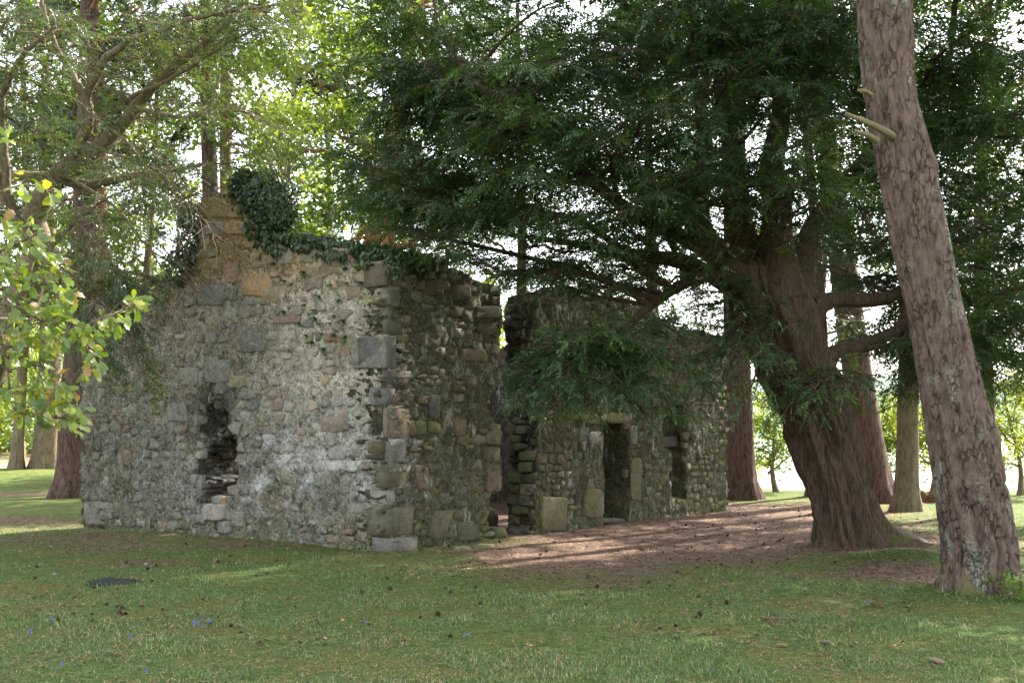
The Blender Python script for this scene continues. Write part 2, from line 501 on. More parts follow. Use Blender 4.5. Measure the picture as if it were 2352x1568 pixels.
def litter_mask(x, y):
    n = fbm(np.stack([x * .9, y * .9, x * 0], -1), 11, 4) - 0.5
    m = 1.25 * ell(x, y, 2.6, 16.6, 3.3, 3.6) + 1.1 * ell(x, y, 3.5, 22, 4.5, 4.0) + 0.75 * ell(x, y, 0.9, 13.6, 1.6, 1.5)
    m = m + 0.85 * ell(x, y, -4.5, 13.2, 1.1, 0.35) + 0.9 * ell(x, y, -7.6, 15.6, 2.2, 0.9) + 1.0 * ell(x, y, -9.5, 19.5, 3.0, 1.1) + 1.0 * ell(x, y, -11.0, 27.5, 5.0, 1.6)
    m = m + 0.9 * ell(x, y, -2, 20.5, 4, 4) + 0.5 * ell(x, y, 4.0, 12.2, 1.4, .7)
    m = m + 0.8 * ell(x, y, 5.0, 15.2, 1.9, 1.5) + .55 * ell(x, y, 5.4, 11.6, 1.3, .7) - 0.6 * ell(x, y, 5.0, 13.0, .9, .55) - 0.25 * ell(x, y, 6.5, 20.5, 1.4, 1.6) + .6 * ell(x, y, 4.6, 19.5, 3.2, 2.4)
    return np.clip(m * .9 + 1.3 * n, 0, 1)

xs = np.concatenate([[-900, -500, -250, -140, -90, -60, -42], np.linspace(-32, -11, 32), np.linspace(-10.5, 9, 150), np.linspace(9.5, 32, 32), [42, 60, 90, 140, 250, 500, 900]])
ys = np.concatenate([[-60, -30, -12, -5, 0, 2.5], np.linspace(4.5, 22, 150), np.linspace(22.3, 50, 70), [53, 57, 62, 68, 75, 84, 95, 110, 140, 200, 320, 600, 1200]])
gx, gy = np.meshgrid(xs, ys)
gv = np.stack([gx, gy, gz(gx, gy)], -1).reshape(-1, 3)
gi = np.arange(gv.shape[0]).reshape(gx.shape)
gq = np.stack([gi[:-1, :-1], gi[:-1, 1:], gi[1:, 1:], gi[1:, :-1]], -1).reshape(-1, 4)
X_, Y_ = gv[:, 0], gv[:, 1]
dryf = smooth(36, 48, Y_) * smooth(-4, -9, X_) * 0.9
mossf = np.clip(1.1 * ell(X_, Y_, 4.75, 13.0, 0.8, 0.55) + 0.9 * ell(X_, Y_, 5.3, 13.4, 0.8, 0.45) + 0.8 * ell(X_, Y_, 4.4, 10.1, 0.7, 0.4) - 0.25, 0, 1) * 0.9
a = Acc(); a.add(gv, None, gq, np.stack([litter_mask(X_, Y_) * (1 - dryf), dryf, mossf], -1))
a.build('ground', MAT['ground'], None, True, 'structure')

a = Acc(); a.add([(-40, 26, -0.55), (1500, 26, -0.55), (1500, 1600, -0.55), (-40, 1600, -0.55)], None, [(0, 1, 2, 3)])
a.build('lake', MAT['water'], None, False, 'structure')

a = Acc()
hx = np.linspace(-500, 1300, 220)
for yy, h0, sd in ((780, 26, 5), (1050, 62, 9)):
    top = h0 * (0.45 + 0.9 * fbm(np.stack([hx * .006, hx * 0, hx * 0], -1), sd, 3)) + 5 * fbm(np.stack([hx * .09, hx * 0, hx * 0], -1), sd + 2, 3)
    n = len(hx)
    V = np.concatenate([np.stack([hx, hx * 0 + yy, hx * 0 - 2], -1), np.stack([hx, hx * 0 + yy + 60, top], -1), np.stack([hx, hx * 0 + yy + 200, hx * 0 - 2], -1)])
    i = np.arange(n - 1)
    a.add(V, None, np.concatenate([np.stack([i, i + 1, i + 1 + n, i + n], -1), np.stack([i + n, i + 1 + n, i + 1 + 2 * n, i + 2 * n], -1)]))
a.build('far_hills', MAT['hills'], None, True, 'structure')

# ------------------------------------------------------------------ the ruin
def inside(poly, s, z):
    poly = np.asarray(poly, float)
    x0, y0 = poly[:, 0], poly[:, 1]
    x1, y1 = np.roll(x0, -1), np.roll(y0, -1)
    r = np.zeros(np.shape(s), bool)
    for a_, b_, c_, d_ in zip(x0, y0, x1, y1):
        if b_ == d_: continue
        cond = ((b_ > z) != (d_ > z)) & (s < (c_ - a_) * (z - b_) / (d_ - b_) + a_)
        r ^= cond
    return r

class Wall:
    def __init__(s, o, e):
        s.o, s.e = np.array(o[:2], float), np.array(e[:2], float)
        s.L = np.linalg.norm(s.e - s.o); s.d = (s.e - s.o) / s.L
        n = np.array([s.d[1], -s.d[0]])
        s.n = n if n.dot(-s.o) > 0 else -n            # outward = towards the lawn
    def uv(s, px, py):
        rx = (px - CX) / F
        k = (rx * s.o[1] - s.o[0]) / (s.d[0] - rx * s.d[1])
        t = s.o[1] + k * s.d[1]
        return (k, EYE - (py - HY) / F * t)
    def poly(s, pts): return np.array([s.uv(*p) for p in pts])
    def to3(s, u, z, off=0.0):
        u, z = np.asarray(u, float), np.asarray(z, float)
        off = np.broadcast_to(off, u.shape)
        return np.stack([s.o[0] + u * s.d[0] + off * s.n[0], s.o[1] + u * s.d[1] + off * s.n[1], z], -1)

pA, pC, pE = G(188, 1215), G(890, 1270), G(1668, 1172)
GAB, SIDE = Wall(pC, pA), Wall(pC, pE)
pB = pA + (pE - pC)

ruin = thing('stone_ruin', 'roofless grey and brown rubble stone ruin with a tall gable and ivy on top', 'ruin', (pC[0], pC[1], 0))

def wall_core(w, name, outline, holes, thick, cell, dispf, colf, zmin=-0.3, part_parent=None):
    outline = np.asarray(outline, float)
    u0, u1 = outline[:, 0].min() - cell, outline[:, 0].max() + cell
    z1 = outline[:, 1].max() + cell
    nu, nz = int((u1 - u0) / cell) + 1, int((z1 - zmin) / cell) + 1
    cu, cz = np.meshgrid(u0 + (np.arange(nu) + .5) * cell, zmin + (np.arange(nz) + .5) * cell)
    jit = 0.07 * (fbm(np.stack([cu * 5, cz * 7, cu * 0], -1), 21, 3) - .5) * 2
    jit = jit * smooth(.05, .5, np.abs(cu))              # the built corner stays straight
    keep = inside(outline, cu + jit, cz + jit)
    for h in holes: keep &= ~inside(h, cu + jit, cz + jit)
    vu, vz = np.meshgrid(u0 + np.arange(nu + 1) * cell, zmin + np.arange(nz + 1) * cell)
    q3 = np.stack([vu * 11, vz * 11, vu * 0], -1)
    ju = (vnoise(q3, 31) - .5) * cell * 1.1; jz = (vnoise(q3, 37) - .5) * cell * 1.1
    off = dispf(vu, vz)
    Fv = w.to3(vu + ju, vz + jz, off).reshape(-1, 3)
    Bv = w.to3(vu + ju, vz + jz, -thick + 0.05 * (vnoise(q3, 41) - .5)).reshape(-1, 3)
    nv = len(Fv)
    idx = np.arange(nv).reshape(nz + 1, nu + 1)
    ky, kx = np.nonzero(keep)
    f = np.stack([idx[ky, kx], idx[ky, kx + 1], idx[ky + 1, kx + 1], idx[ky + 1, kx]], -1)
    quads = [f, f[:, ::-1] + nv] if part_parent is None and thick < .75 else [f]   # the gable's back is never seen
    V = [Fv, Bv]; nxt = 2 * nv; NL = 6
    ring = {}
    col_f = colf(vu, vz).reshape(-1, 3)
    extraV, extraC = [], []
    def vert(i, l):
        nonlocal nxt
        if l == 0: return i
        if l == NL: return i + nv
        k = (i, l)
        if k not in ring:
            t = l / NL
            p = Fv[i] * (1 - t) + Bv[i] * t
            p = p + (np.array([random.random(), random.random(), random.random()]) - .5) * 0.075
            extraV.append(p); extraC.append(col_f[i] * 0.75); ring[k] = nxt; nxt += 1
        return ring[k]
    rim = []
    kp = np.pad(keep, 1)
    for (dy, dx, ea, eb) in ((0, -1, (0, 0), (1, 0)), (0, 1, (1, 1), (0, 1)), (1, 0, (1, 0), (1, 1)), (-1, 0, (0, 1), (0, 0))):
        nb = kp[1 + dy:1 + dy + nz, 1 + dx:1 + dx + nu]
        by, bx = np.nonzero(keep & ~nb)
        for y, x in zip(by, bx):
            i, j = idx[y + ea[0], x + ea[1]], idx[y + eb[0], x + eb[1]]
            for l in range(NL):
                rim.append((vert(i, l), vert(j, l), vert(j, l + 1), vert(i, l + 1)))
    quads.append(np.array(rim))
    V = np.concatenate(V + ([np.array(extraV)] if extraV else []))
    C = np.concatenate([col_f, col_f] + ([np.array(extraC)] if extraC else []))
    quads = np.concatenate(quads)
    used, inv = np.unique(quads, return_inverse=True)
    a = Acc(); a.add(V[used], None, inv.reshape(-1, 4), C[used])
    return a.build(name, MAT['mortar'], part_parent or ruin, True)

def clip(poly, px, py, nx, ny):
    """keep the side where (p - (px,py)).(nx,ny) <= 0"""
    out = []
    k = len(poly)
    for i in range(k):
        a_, b_ = poly[i], poly[(i + 1) % k]
        da = (a_[0] - px) * nx + (a_[1] - py) * ny
        db = (b_[0] - px) * nx + (b_[1] - py) * ny
        if da <= 0: out.append(a_)
        if da * db < 0:
            t = da / (da - db)
            out.append((a_[0] + (b_[0] - a_[0]) * t, a_[1] + (b_[1] - a_[1]) * t))
    return out

def rubble_cells(u0, u1, z0, z1, hrange, wrange, seed):
    """irregular coursed rubble: jittered rows of seeds, Voronoi cells in a stretched metric"""
    r = random.Random(seed); S = []
    z = z0
    while z < z1:                                        # bands of local coursing, each chunk with its own rows
        H = r.uniform(.36, .62); u = u0 - r.random() * .4
        zz = z
        while u < u1:
            W_ = r.uniform(.35, 1.0); zo = zz + r.uniform(-.06, .06)
            zr = zo
            while zr < zo + H - .04:
                h = min(r.uniform(*hrange) * (1.4 if r.random() < .12 else 1) * (.55 if r.random() < .18 else 1), zo + H - zr)
                ur = u
                while ur < u + W_ - .03:
                    w_ = min(r.uniform(*wrange), u + W_ - ur)
                    S.append((ur + w_ / 2, zr + h / 2 + r.uniform(-.10, .10) * h)); ur += w_
                zr += h
            u += W_
        z += H
    S = np.array(S); asp = 1.75
    Z = S * [1, asp]
    cells = []
    for i, (x, y) in enumerate(Z):
        d2 = ((Z - (x, y)) ** 2).sum(1)
        nb = np.argsort(d2)[1:17]
        R = 0.6
        poly = [(x - R, y - R), (x + R, y - R), (x + R, y + R), (x - R, y + R)]
        for j in nb:
            a_, b_ = Z[j] - (x, y)
            poly = clip(poly, x + a_ / 2, y + b_ / 2, a_, b_)
            if len(poly) < 3: break
        if len(poly) >= 3: cells.append(np.array(poly) / [1, asp])
    return cells

STONES = []     # (score, accumulated mesh, wall part)
def stone(w, poly, prot, col, part, off=0.0, joint=0.012, rough=0.010, cham=True, r=random):
    c = poly.mean(0)
    p = []
    k = len(poly)
    for i in range(k):                                  # cut corners -> rounded irregular outline
        a_, b_ = poly[i], poly[(i + 1) % k]
        if np.linalg.norm(b_ - a_) < 0.03 and cham: p.append((a_ + b_) / 2); continue
        lo, hi = (.11, .89) if cham else (.06, .94)
        p.append(a_ + (b_ - a_) * (lo + r.uniform(-.08, .08) * cham)); p.append(a_ + (b_ - a_) * (hi + r.uniform(-.08, .08) * cham))
    p = np.array(p); k = len(p)
    dv = p - c; ln = np.linalg.norm(dv, axis=1, keepdims=True)
    p = c + dv * np.clip((ln - joint - np.array([[abs(r.gauss(0, .007))] for _ in range(k)])) / ln, .3, 1)
    tu, tz = r.uniform(-.04, .04), r.uniform(-.06, .03)
    def ring(sc_, o, jt):
        q = c + (p - c) * sc_
        oo = np.array([o + r.gauss(0, jt) for _ in range(k)]) + (q[:, 0] - c[0]) * tu + (q[:, 1] - c[1]) * tz
        return w.to3(q[:, 0], q[:, 1], off + oo)
    R0, R1, R2 = ring(1.03, -0.07, 0), ring(1.0, prot - .009, rough * .6), ring(r.uniform(.84, .93), prot + .001, rough * .8)
    ce = w.to3(c[0], c[1], off + prot + r.gauss(0, rough))[None]
    V = np.concatenate([R0, R1, R2, ce])
    i = np.arange(k); j = (i + 1) % k
    Q = np.concatenate([np.stack([i, j, j + k, i + k], -1), np.stack([i + k, j + k, j + 2 * k, i + 2 * k], -1)])
    T = np.stack([i + 2 * k, j + 2 * k, np.full(k, 3 * k)], -1)
    area = 0.5 * abs(np.dot(p[:, 0], np.roll(p[:, 1], -1)) - np.dot(p[:, 1], np.roll(p[:, 0], -1)))
    cc = np.asarray(col) * r.uniform(.85, 1.15)
    STONES.append((area / np.linalg.norm(ce[0, :2]) ** 2, V, T, Q, cc, part))

PAL = {
 'slate': [(.135, .138, .130), (.155, .157, .150), (.118, .120, .116)],
 'grey': [(.22, .215, .19), (.26, .25, .22), (.18, .18, .16), (.24, .235, .225)],
 'brown': [(.22, .155, .105), (.26, .19, .13), (.19, .145, .105)],
 'orange': [(.32, .185, .085), (.30, .20, .11), (.36, .22, .11)],
 'red': [(.24, .115, .08), (.27, .15, .115), (.22, .13, .11)],
 'olive': [(.17, .155, .085), (.20, .18, .105), (.145, .135, .08)],
 'dark': [(.11, .10, .075), (.13, .118, .088), (.095, .09, .07)],
 'pale': [(.36, .34, .29), (.33, .30, .25), (.38, .355, .31)],
 'mossy': [(.135, .14, .07), (.15, .15, .08), (.14, .13, .075)],
 'soot': [(.035, .033, .03), (.05, .046, .04)],
}
def pick(r, weights):
    ks = list(weights); k = r.choices(ks, [weights[q] for q in ks])[0]
    return np.array(r.choice(PAL[k]))

# ---- gable wall
gtop = [(890, 604), (868, 600), (826, 603), (800, 588), (735, 575), (700, 562), (640, 578), (604, 566), (590, 548), (566, 500), (553, 466), (540, 452), (500, 446), (470, 458), (456, 492), (440, 560), (430, 600), (414, 640), (388, 656), (330, 664), (270, 680), (226, 690), (196, 700), (188, 720), (188, 1300), (890, 1330), (890, 1200), (890, 1000), (890, 800)]
g_out = GAB.poly(gtop)
g_out[np.abs(g_out[:, 0]) < .005, 0] = -.025
g_hole = GAB.poly([(474, 1006), (536, 1006), (541, 1040), (541, 1100), (534, 1122), (514, 1150), (512, 1160), (462, 1160), (464, 1100), (440, 1088), (440, 1074), (450, 1064), (462, 1040)])
g_niche = GAB.poly([(462, 930), (490, 930), (510, 945), (528, 960), (520, 985), (540, 1003), (474, 1008), (458, 1000), (464, 985), (470, 960)])
nc = g_niche.mean(0)

def soot(u, z):
    s1 = np.exp(-((u - nc[0]) / .42) ** 2) * smooth(nc[1] + 1.5, nc[1] + .2, z) * smooth(nc[1] - .5, nc[1] - .1, z)
    return np.clip(s1 * (0.6 + 0.9 * fbm(np.stack([np.asarray(u) * 5, np.asarray(z) * 5, np.asarray(u) * 0], -1), 77, 3)), 0, 1)

def dist_in(poly, u, z, soft):
    """soft membership of a polygon"""
    acc_ = 0
    for a_ in (-1, 0, 1):
        for b_ in (-1, 0, 1):
            acc_ = acc_ + inside(poly, u + a_ * soft, z + b_ * soft)
    return acc_ / 9.0

def g_disp(u, z):
    q = np.stack([u, z, u * 0], -1)
    d = 0.075 * (fbm(q * 10, 51, 4) - .5) + 0.03 * (fbm(q * 2.2, 53, 3) - .5)
    pits = smooth(.66, .78, fbm(q * [13, 17, 1], 57, 3)); d = d - 0.05 * pits
    d = d - 0.30 * dist_in(g_niche, u, z, .03) - 0.10 * dist_in(g_hole + 0, u, z, .07)
    ledge = smooth(1.25, 1.15, z) * smooth(0.2, .5, z) * 0.015
    return d + ledge - 0.02 * smooth(.5, .8, fbm(q * [3, 6, 1], 58, 3))

def g_col(u, z):
    q = np.stack([u, z, u * 0], -1)
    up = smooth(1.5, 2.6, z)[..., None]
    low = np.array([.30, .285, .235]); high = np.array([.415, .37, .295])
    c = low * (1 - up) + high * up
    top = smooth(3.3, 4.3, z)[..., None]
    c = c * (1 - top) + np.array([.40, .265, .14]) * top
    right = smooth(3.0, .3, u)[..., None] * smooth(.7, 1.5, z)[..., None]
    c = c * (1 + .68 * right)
    white = (smooth(.52, .66, fbm(q * [2.2, 3.4, 1], 61, 4)) * smooth(.3, .6, z) * smooth(2.3, 1.2, z) * smooth(4.2, 2.6, u))[..., None]
    c = c * (1 - white) + np.array([.62, .61, .58]) * white
    pink = (smooth(.56, .7, fbm(q * [1.8, 2.6, 1], 63, 3)) * smooth(2.6, .6, u) * smooth(.9, 1.4, z))[..., None]
    c = c * (1 - .5 * pink) + np.array([.50, .35, .30]) * .5 * pink
    alg = (smooth(.55, .0, z) * (.35 + .65 * fbm(q * 2.5, 65, 3)))[..., None]
    c = c * (1 - alg) + np.array([.20, .21, .105]) * alg
    left = smooth(3.4, 6.2, u)[..., None] * .45  # shade of the left yew's branches put into the mortar colour
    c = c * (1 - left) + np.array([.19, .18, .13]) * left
    ol = smooth(.52, .70, fbm(q * [1.3, 1.5, 1], 67, 4))[..., None] * .6
    c = c * (1 - ol) + np.array([.25, .225, .12]) * ol
    s = soot(u, z)[..., None] * .85
    return c * (1 - s) + np.array([.03, .028, .025]) * s

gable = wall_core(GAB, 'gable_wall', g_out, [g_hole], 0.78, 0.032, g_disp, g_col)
rg = random.Random(11)
EXPL = [  # the stones one recognises in the photograph: px box, colour, how far proud
 (463, 454, 554, 499, 'orange', .035), (545, 742, 611, 806, 'slate', .03), (456, 652, 516, 701, 'slate', .03), (556, 627, 622, 682, 'orange', .02),
 (474, 822, 530, 877, 'slate', .022), (524, 858, 568, 889, 'olive', .022), (806, 772, 893, 847, 'slate', .045), (826, 601, 888, 656, 'brown', .03),
 (440, 1181, 472, 1204, 'grey', .045), (469, 1158, 519, 1194, 'pale', .05), (532, 1170, 563, 1208, 'grey', .05), (500, 1194, 530, 1222, 'grey', .03),
 (745, 766, 792, 787, 'red', .02), (630, 724, 690, 742, 'red', .018), (512, 604, 545, 650, 'red', .022), (462, 590, 508, 622, 'orange', .02), (470, 505, 512, 540, 'grey', .02),
 (515, 505, 560, 540, 'orange', .022), (700, 640, 742, 668, 'brown', .02), (760, 570, 800, 600, 'brown', .025), (640, 575, 672, 606, 'grey', .03), (690, 572, 728, 604, 'grey', .03), (600, 584, 636, 606, 'brown', .02),
 (735, 955, 800, 990, 'brown', .010), (590, 950, 620, 980, 'olive', .015), (270, 1030, 300, 1070, 'brown', .012), (240, 990, 270, 1025, 'slate', .012), (196, 1150, 260, 1205, 'grey', .02), (192, 1095, 235, 1148, 'grey', .015),
 (560, 1010, 600, 1025, 'dark', .03), (385, 925, 430, 970, 'grey', .012), (410, 845, 455, 885, 'grey', .012), (515, 662, 545, 690, 'slate', .012), (560, 690, 600, 702, 'slate', .012), (440, 570, 500, 590, 'olive', .014),
 (600, 655, 640, 700, 'brown', .012), (660, 682, 705, 704, 'brown', .014), (738, 598, 790, 632, 'brown', .016), (795, 655, 830, 690, 'brown', .01), (690, 608, 736, 636, 'brown', .016), (850, 890, 890, 932, 'slate', .03)]
ebox = []
for (x0, y0, x1, y1, ck, pr) in EXPL:
    b = GAB.poly([(x0, y0), (x1, y0), (x1, y1), (x0, y1)])
    mid = [((x0 + x1) / 2 + rg.uniform(-6, 6), y0 - rg.uniform(-3, 4)), (x1 + rg.uniform(-2, 3), (y0 + y1) / 2), ((x0 + x1) / 2 + rg.uniform(-6, 6), y1 + rg.uniform(-3, 4)), (x0 - rg.uniform(-2, 3), (y0 + y1) / 2)]
    mp_ = GAB.poly(mid)
    pl = np.array([b[0], mp_[0], b[1], mp_[1], b[2], mp_[2], b[3], mp_[3]])
    pl = pl + np.array([[rg.gauss(0, .012), rg.gauss(0, .012)] for _ in range(8)])
    ebox.append((b[:, 0].min() - .03, b[:, 0].max() + .03, b[:, 1].min() - .03, b[:, 1].max() + .03))
    ec = GAB.uv((x0 + x1) / 2, (y0 + y1) / 2)
    stone(GAB, pl, pr * .55 + .004, np.array(rg.choice(PAL[ck])) * .74 + g_col(np.array([ec[0]]), np.array([ec[1]]))[0] * .17, gable, 0, .006, .009, True, rg)
for poly in rubble_cells(-.02, GAB.L + .05, -.1, 5.3, (.13, .24), (.14, .40), 5):
    c = poly.mean(0)
    if not inside(g_out, c[0], c[1]) or inside(g_hole, c[0], c[1]): continue
    if any(a_ < c[0] < b_ and d_ < c[1] < e_ for a_, b_, d_, e_ in ebox): continue
    if c[0] < .05: continue
    u, z = c
    if z > 3.4: wts = {'orange': 5, 'brown': 4, 'grey': 1, 'olive': 1, 'red': 1}
    elif z > 1.6: wts = {'brown': 4 + (u < 2.6) * 3, 'red': 1 + (u < 2.6) * 2.5, 'grey': 3, 'olive': 3, 'slate': 2.2, 'pale': 2, 'orange': 1.0}
    else: wts = {'grey': 6, 'pale': 3, 'olive': 2.5, 'brown': 1.5, 'slate': 2, 'red': .7}
    col = pick(rg, wts)
    s = float(soot(np.array([u]), np.array([z]))[0]); col = col * (1 - .75 * s) + np.array([.035, .03, .028]) * .75 * s
    if u > 4.2: col = col * .85  # the same left-end shade put into the stone colour
    off = -.27 if inside(g_niche, u, z) else 0
    ar = .5 * abs(np.dot(poly[:, 0], np.roll(poly[:, 1], -1)) - np.dot(poly[:, 1], np.roll(poly[:, 0], -1)))
    if (rg.random() < .2 or ar < .011) and not off: continue           # buried under the mortar
    sh = rg.uniform(.66, 1.02)
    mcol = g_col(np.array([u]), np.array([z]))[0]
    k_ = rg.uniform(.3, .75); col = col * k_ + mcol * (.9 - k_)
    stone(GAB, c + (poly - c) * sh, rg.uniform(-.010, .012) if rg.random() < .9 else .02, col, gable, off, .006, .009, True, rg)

# ---- side wall, near part
def s_disp(u, z):
    q = np.stack([u, z, u * 0], -1)
    return 0.004 + 0.06 * (fbm(q * 9, 151, 4) - .5) + 0.05 * (fbm(q * 2.0, 153, 3) - .5)
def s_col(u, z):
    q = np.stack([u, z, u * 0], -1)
    c = np.array([.142, .138, .084]) * (0.65 + .7 * fbm(q * 2.2, 161, 3)[..., None])  # dark olive of its own, deepened further by yew shade put into the colour
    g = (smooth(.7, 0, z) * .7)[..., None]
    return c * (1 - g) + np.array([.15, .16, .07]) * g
n_out = SIDE.poly([(888, 606), (905, 602), (960, 600), (1010, 608), (1050, 622), (1092, 641), (1130, 660), (1152, 674), (1152, 720), (1148, 800), (1142, 832), (1130, 880), (1121, 925), (1124, 962), (1148, 985), (1150, 1060), (1150, 1120), (1126, 1140), (1121, 1195), (1130, 1240), (1130, 1330), (888, 1340)])
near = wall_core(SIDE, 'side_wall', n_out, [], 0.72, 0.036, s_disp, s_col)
rs = random.Random(23)
def side_stones(w, outline, holes, recs, part, hr, wr, seed, u0, u1, ztop, wts_fn, skip=None, pr=(-.010, .018), joint=.006):
    for poly in rubble_cells(u0, u1, -.1, ztop, hr, wr, seed):
        c = poly.mean(0)
        if not inside(outline, c[0], c[1]): continue
        if any(inside(h, c[0], c[1]) for h in holes): continue
        if skip and skip(c): continue
        off = 0
        for rp, dp in recs:
            if inside(rp, c[0], c[1]): off = -dp
        if rs.random() < .10 and not off: continue
        col = np.array(wts_fn(c)) * np.array([.50, .52, .44]) + np.array([.14, .136, .08]) * .32  # stones toned olive and darkened with the same yew shade put into the colour
        stone(w, c + (poly - c) * rs.uniform(.88, 1.03), rs.uniform(*pr) * .75 + (.02 if rs.random() < .1 else 0), col, part, off, joint, .010, rs.random() < .3, rs)
def side_w(c):
    if c[1] < .5: col = pick(rs, {'mossy': 3, 'olive': 3, 'grey': 3, 'dark': 1})
    elif c[1] < 1.7: col = pick(rs, {'olive': 3, 'grey': 4, 'dark': 2, 'brown': 1.5})
    else: col = pick(rs, {'olive': 2, 'dark': 4, 'grey': 3, 'brown': 2})
    return col
# corner stones seen on both faces
zc = lambda y: EYE - (y - HY) / F * pC[1]
QUO = [(601, 657, .40, .14, 'brown'), (660, 728, .14, .22, 'grey'), (732, 767, .12, .29, 'dark'), (771, 846, .50, .14, 'slate'), (849, 885, .10, .44, 'dark'), (889, 931, .22, .12, 'slate'), (934, 1006, .08, .42, 'brown'), (1009, 1061, .28, .36, 'grey'), (1065, 1122, .20, .36, 'olive'), (1125, 1162, .30, .13, 'pale'), (1165, 1232, .36, .48, 'olive'), (1235, 1290, .26, .56, 'grey')]
def quoin(y0, y1, lg, ls, ck):
    zt, zb = zc(y0), zc(y1)
    e = .030
    base = np.array([pC[0], pC[1]]) + GAB.n * e + SIDE.n * e
    r = rs
    fp = [base, base + SIDE.d * ls, base + SIDE.d * ls - SIDE.n * .14, base + GAB.d * lg - GAB.n * .14, base + GAB.d * lg]
    V = []
    for z, sc_ in ((zb + .006, 0), (zb + .022, 1), (zt - .022, 1), (zt - .006, 0)):
        for i, q in enumerate(fp):
            ins = (GAB.n + SIDE.n) * (-.012 if not sc_ else 0)
            V.append((*(q + ins + np.array([r.gauss(0, .006), r.gauss(0, .006)])), z + r.gauss(0, .006)))
    V = np.array(V); Q = []
    for l in range(3):
        for i in range(5):
            Q.append((l * 5 + i, l * 5 + (i + 1) % 5, (l + 1) * 5 + (i + 1) % 5, (l + 1) * 5 + i))
    T = [(15, 16, 17), (15, 17, 18), (15, 18, 19), (0, 2, 1), (0, 3, 2), (0, 4, 3)]
    STONES.append((9.0, V, T, Q, np.array(r.choice(PAL[ck])) * .62 + np.array([.05, .046, .035]), gable))
for q in QUO: quoin(*q)
SX = [(953, 1067, 988, 1124, 'brown'), (985, 905, 1010, 960, 'slate'), (975, 775, 1010, 800, 'dark'), (1118, 986, 1150, 1022, 'olive'), (1112, 1026, 1150, 1064, 'olive'), (1117, 1070, 1150, 1128, 'brown'), (1060, 860, 1095, 890, 'dark'), (1040, 960, 1070, 1000, 'brown'), (1090, 700, 1150, 735, 'dark'), (1095, 740, 1140, 768, 'dark'), (1060, 800, 1115, 830, 'brown'), (985, 1170, 1040, 1235, 'mossy'), (1050, 1195, 1095, 1240, 'mossy'), (975, 640, 1020, 680, 'dark'), (1035, 650, 1080, 690, 'dark')]
sbox = []
for (x0, y0, x1, y1, ck) in SX:
    b = SIDE.poly([(x0, y0), (x1, y0), (x1, y1), (x0, y1)]) + np.array([[rs.gauss(0, .015), rs.gauss(0, .012)] for _ in range(4)])
    sbox.append((b[:, 0].min(), b[:, 0].max(), b[:, 1].min(), b[:, 1].max()))
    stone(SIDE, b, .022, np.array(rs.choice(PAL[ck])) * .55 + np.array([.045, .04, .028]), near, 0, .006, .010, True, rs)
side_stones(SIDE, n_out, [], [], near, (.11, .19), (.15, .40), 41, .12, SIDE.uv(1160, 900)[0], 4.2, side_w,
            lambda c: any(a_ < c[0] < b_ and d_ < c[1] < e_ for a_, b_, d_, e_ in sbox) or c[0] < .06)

# ---- side wall, far part beyond the doorway gap
f_out = SIDE.poly([(1222, 684), (1262, 670), (1312, 662), (1332, 682), (1400, 686), (1440, 690), (1490, 716), (1560, 758), (1640, 769), (1667, 778), (1668, 1240), (1226, 1280), (1226, 1095), (1234, 1090), (1234, 962), (1224, 955), (1236, 905), (1230, 862), (1221, 800)])
f_door = SIDE.poly([(1386, 972), (1440, 970), (1441, 1080), (1443, 1240), (1386, 1250), (1388, 1100)])
f_win = SIDE.poly([(1526, 930), (1574, 930), (1576, 1000), (1574, 1140), (1543, 1142), (1540, 1030), (1524, 1025)])
f_slit = SIDE.poly([(1522, 938), (1530, 938), (1528, 1028), (1518, 1028)])
def f_disp(u, z):
    return s_disp(u + 3, z) - .45 * dist_in(f_door, u, z, .018) - .32 * dist_in(f_win, u, z, .018)
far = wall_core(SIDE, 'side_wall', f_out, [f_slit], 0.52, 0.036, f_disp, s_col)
def far_w(c):
    if c[1] < .35: return pick(rs, {'mossy': 5, 'olive': 3, 'grey': 1})
    return pick(rs, {'olive': 5, 'grey': 3, 'brown': 2, 'dark': 1.6, 'mossy': .6})
uL = SIDE.uv(1222, 900)[0]
FX = [(1342, 948, 1390, 972, 'olive', 0), (1390, 946, 1452, 970, 'olive', 0), (1240, 1140, 1300, 1218, 'olive', 0), (1340, 1120, 1386, 1190, 'olive', 0), (1350, 990, 1384, 1022, 'grey', 0), (1442, 975, 1462, 1020, 'grey', 0), (1445, 1050, 1470, 1150, 'olive', 0), (1530, 1000, 1572, 1026, 'dark', -.16), (1385, 1190, 1445, 1200, 'dark', -.1)]
fbox = []
for (x0, y0, x1, y1, ck, o_) in FX:
    b = SIDE.poly([(x0, y0), (x1, y0), (x1, y1), (x0, y1)]) + np.array([[rs.gauss(0, .012), rs.gauss(0, .01)] for _ in range(4)])
    fbox.append((b[:, 0].min(), b[:, 0].max(), b[:, 1].min(), b[:, 1].max()))
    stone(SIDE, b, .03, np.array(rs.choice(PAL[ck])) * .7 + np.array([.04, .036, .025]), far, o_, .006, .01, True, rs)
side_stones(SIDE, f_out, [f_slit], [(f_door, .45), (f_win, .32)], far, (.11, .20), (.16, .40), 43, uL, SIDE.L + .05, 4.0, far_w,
            lambda c: any(a_ < c[0] < b_ and d_ < c[1] < e_ for a_, b_, d_, e_ in fbox))
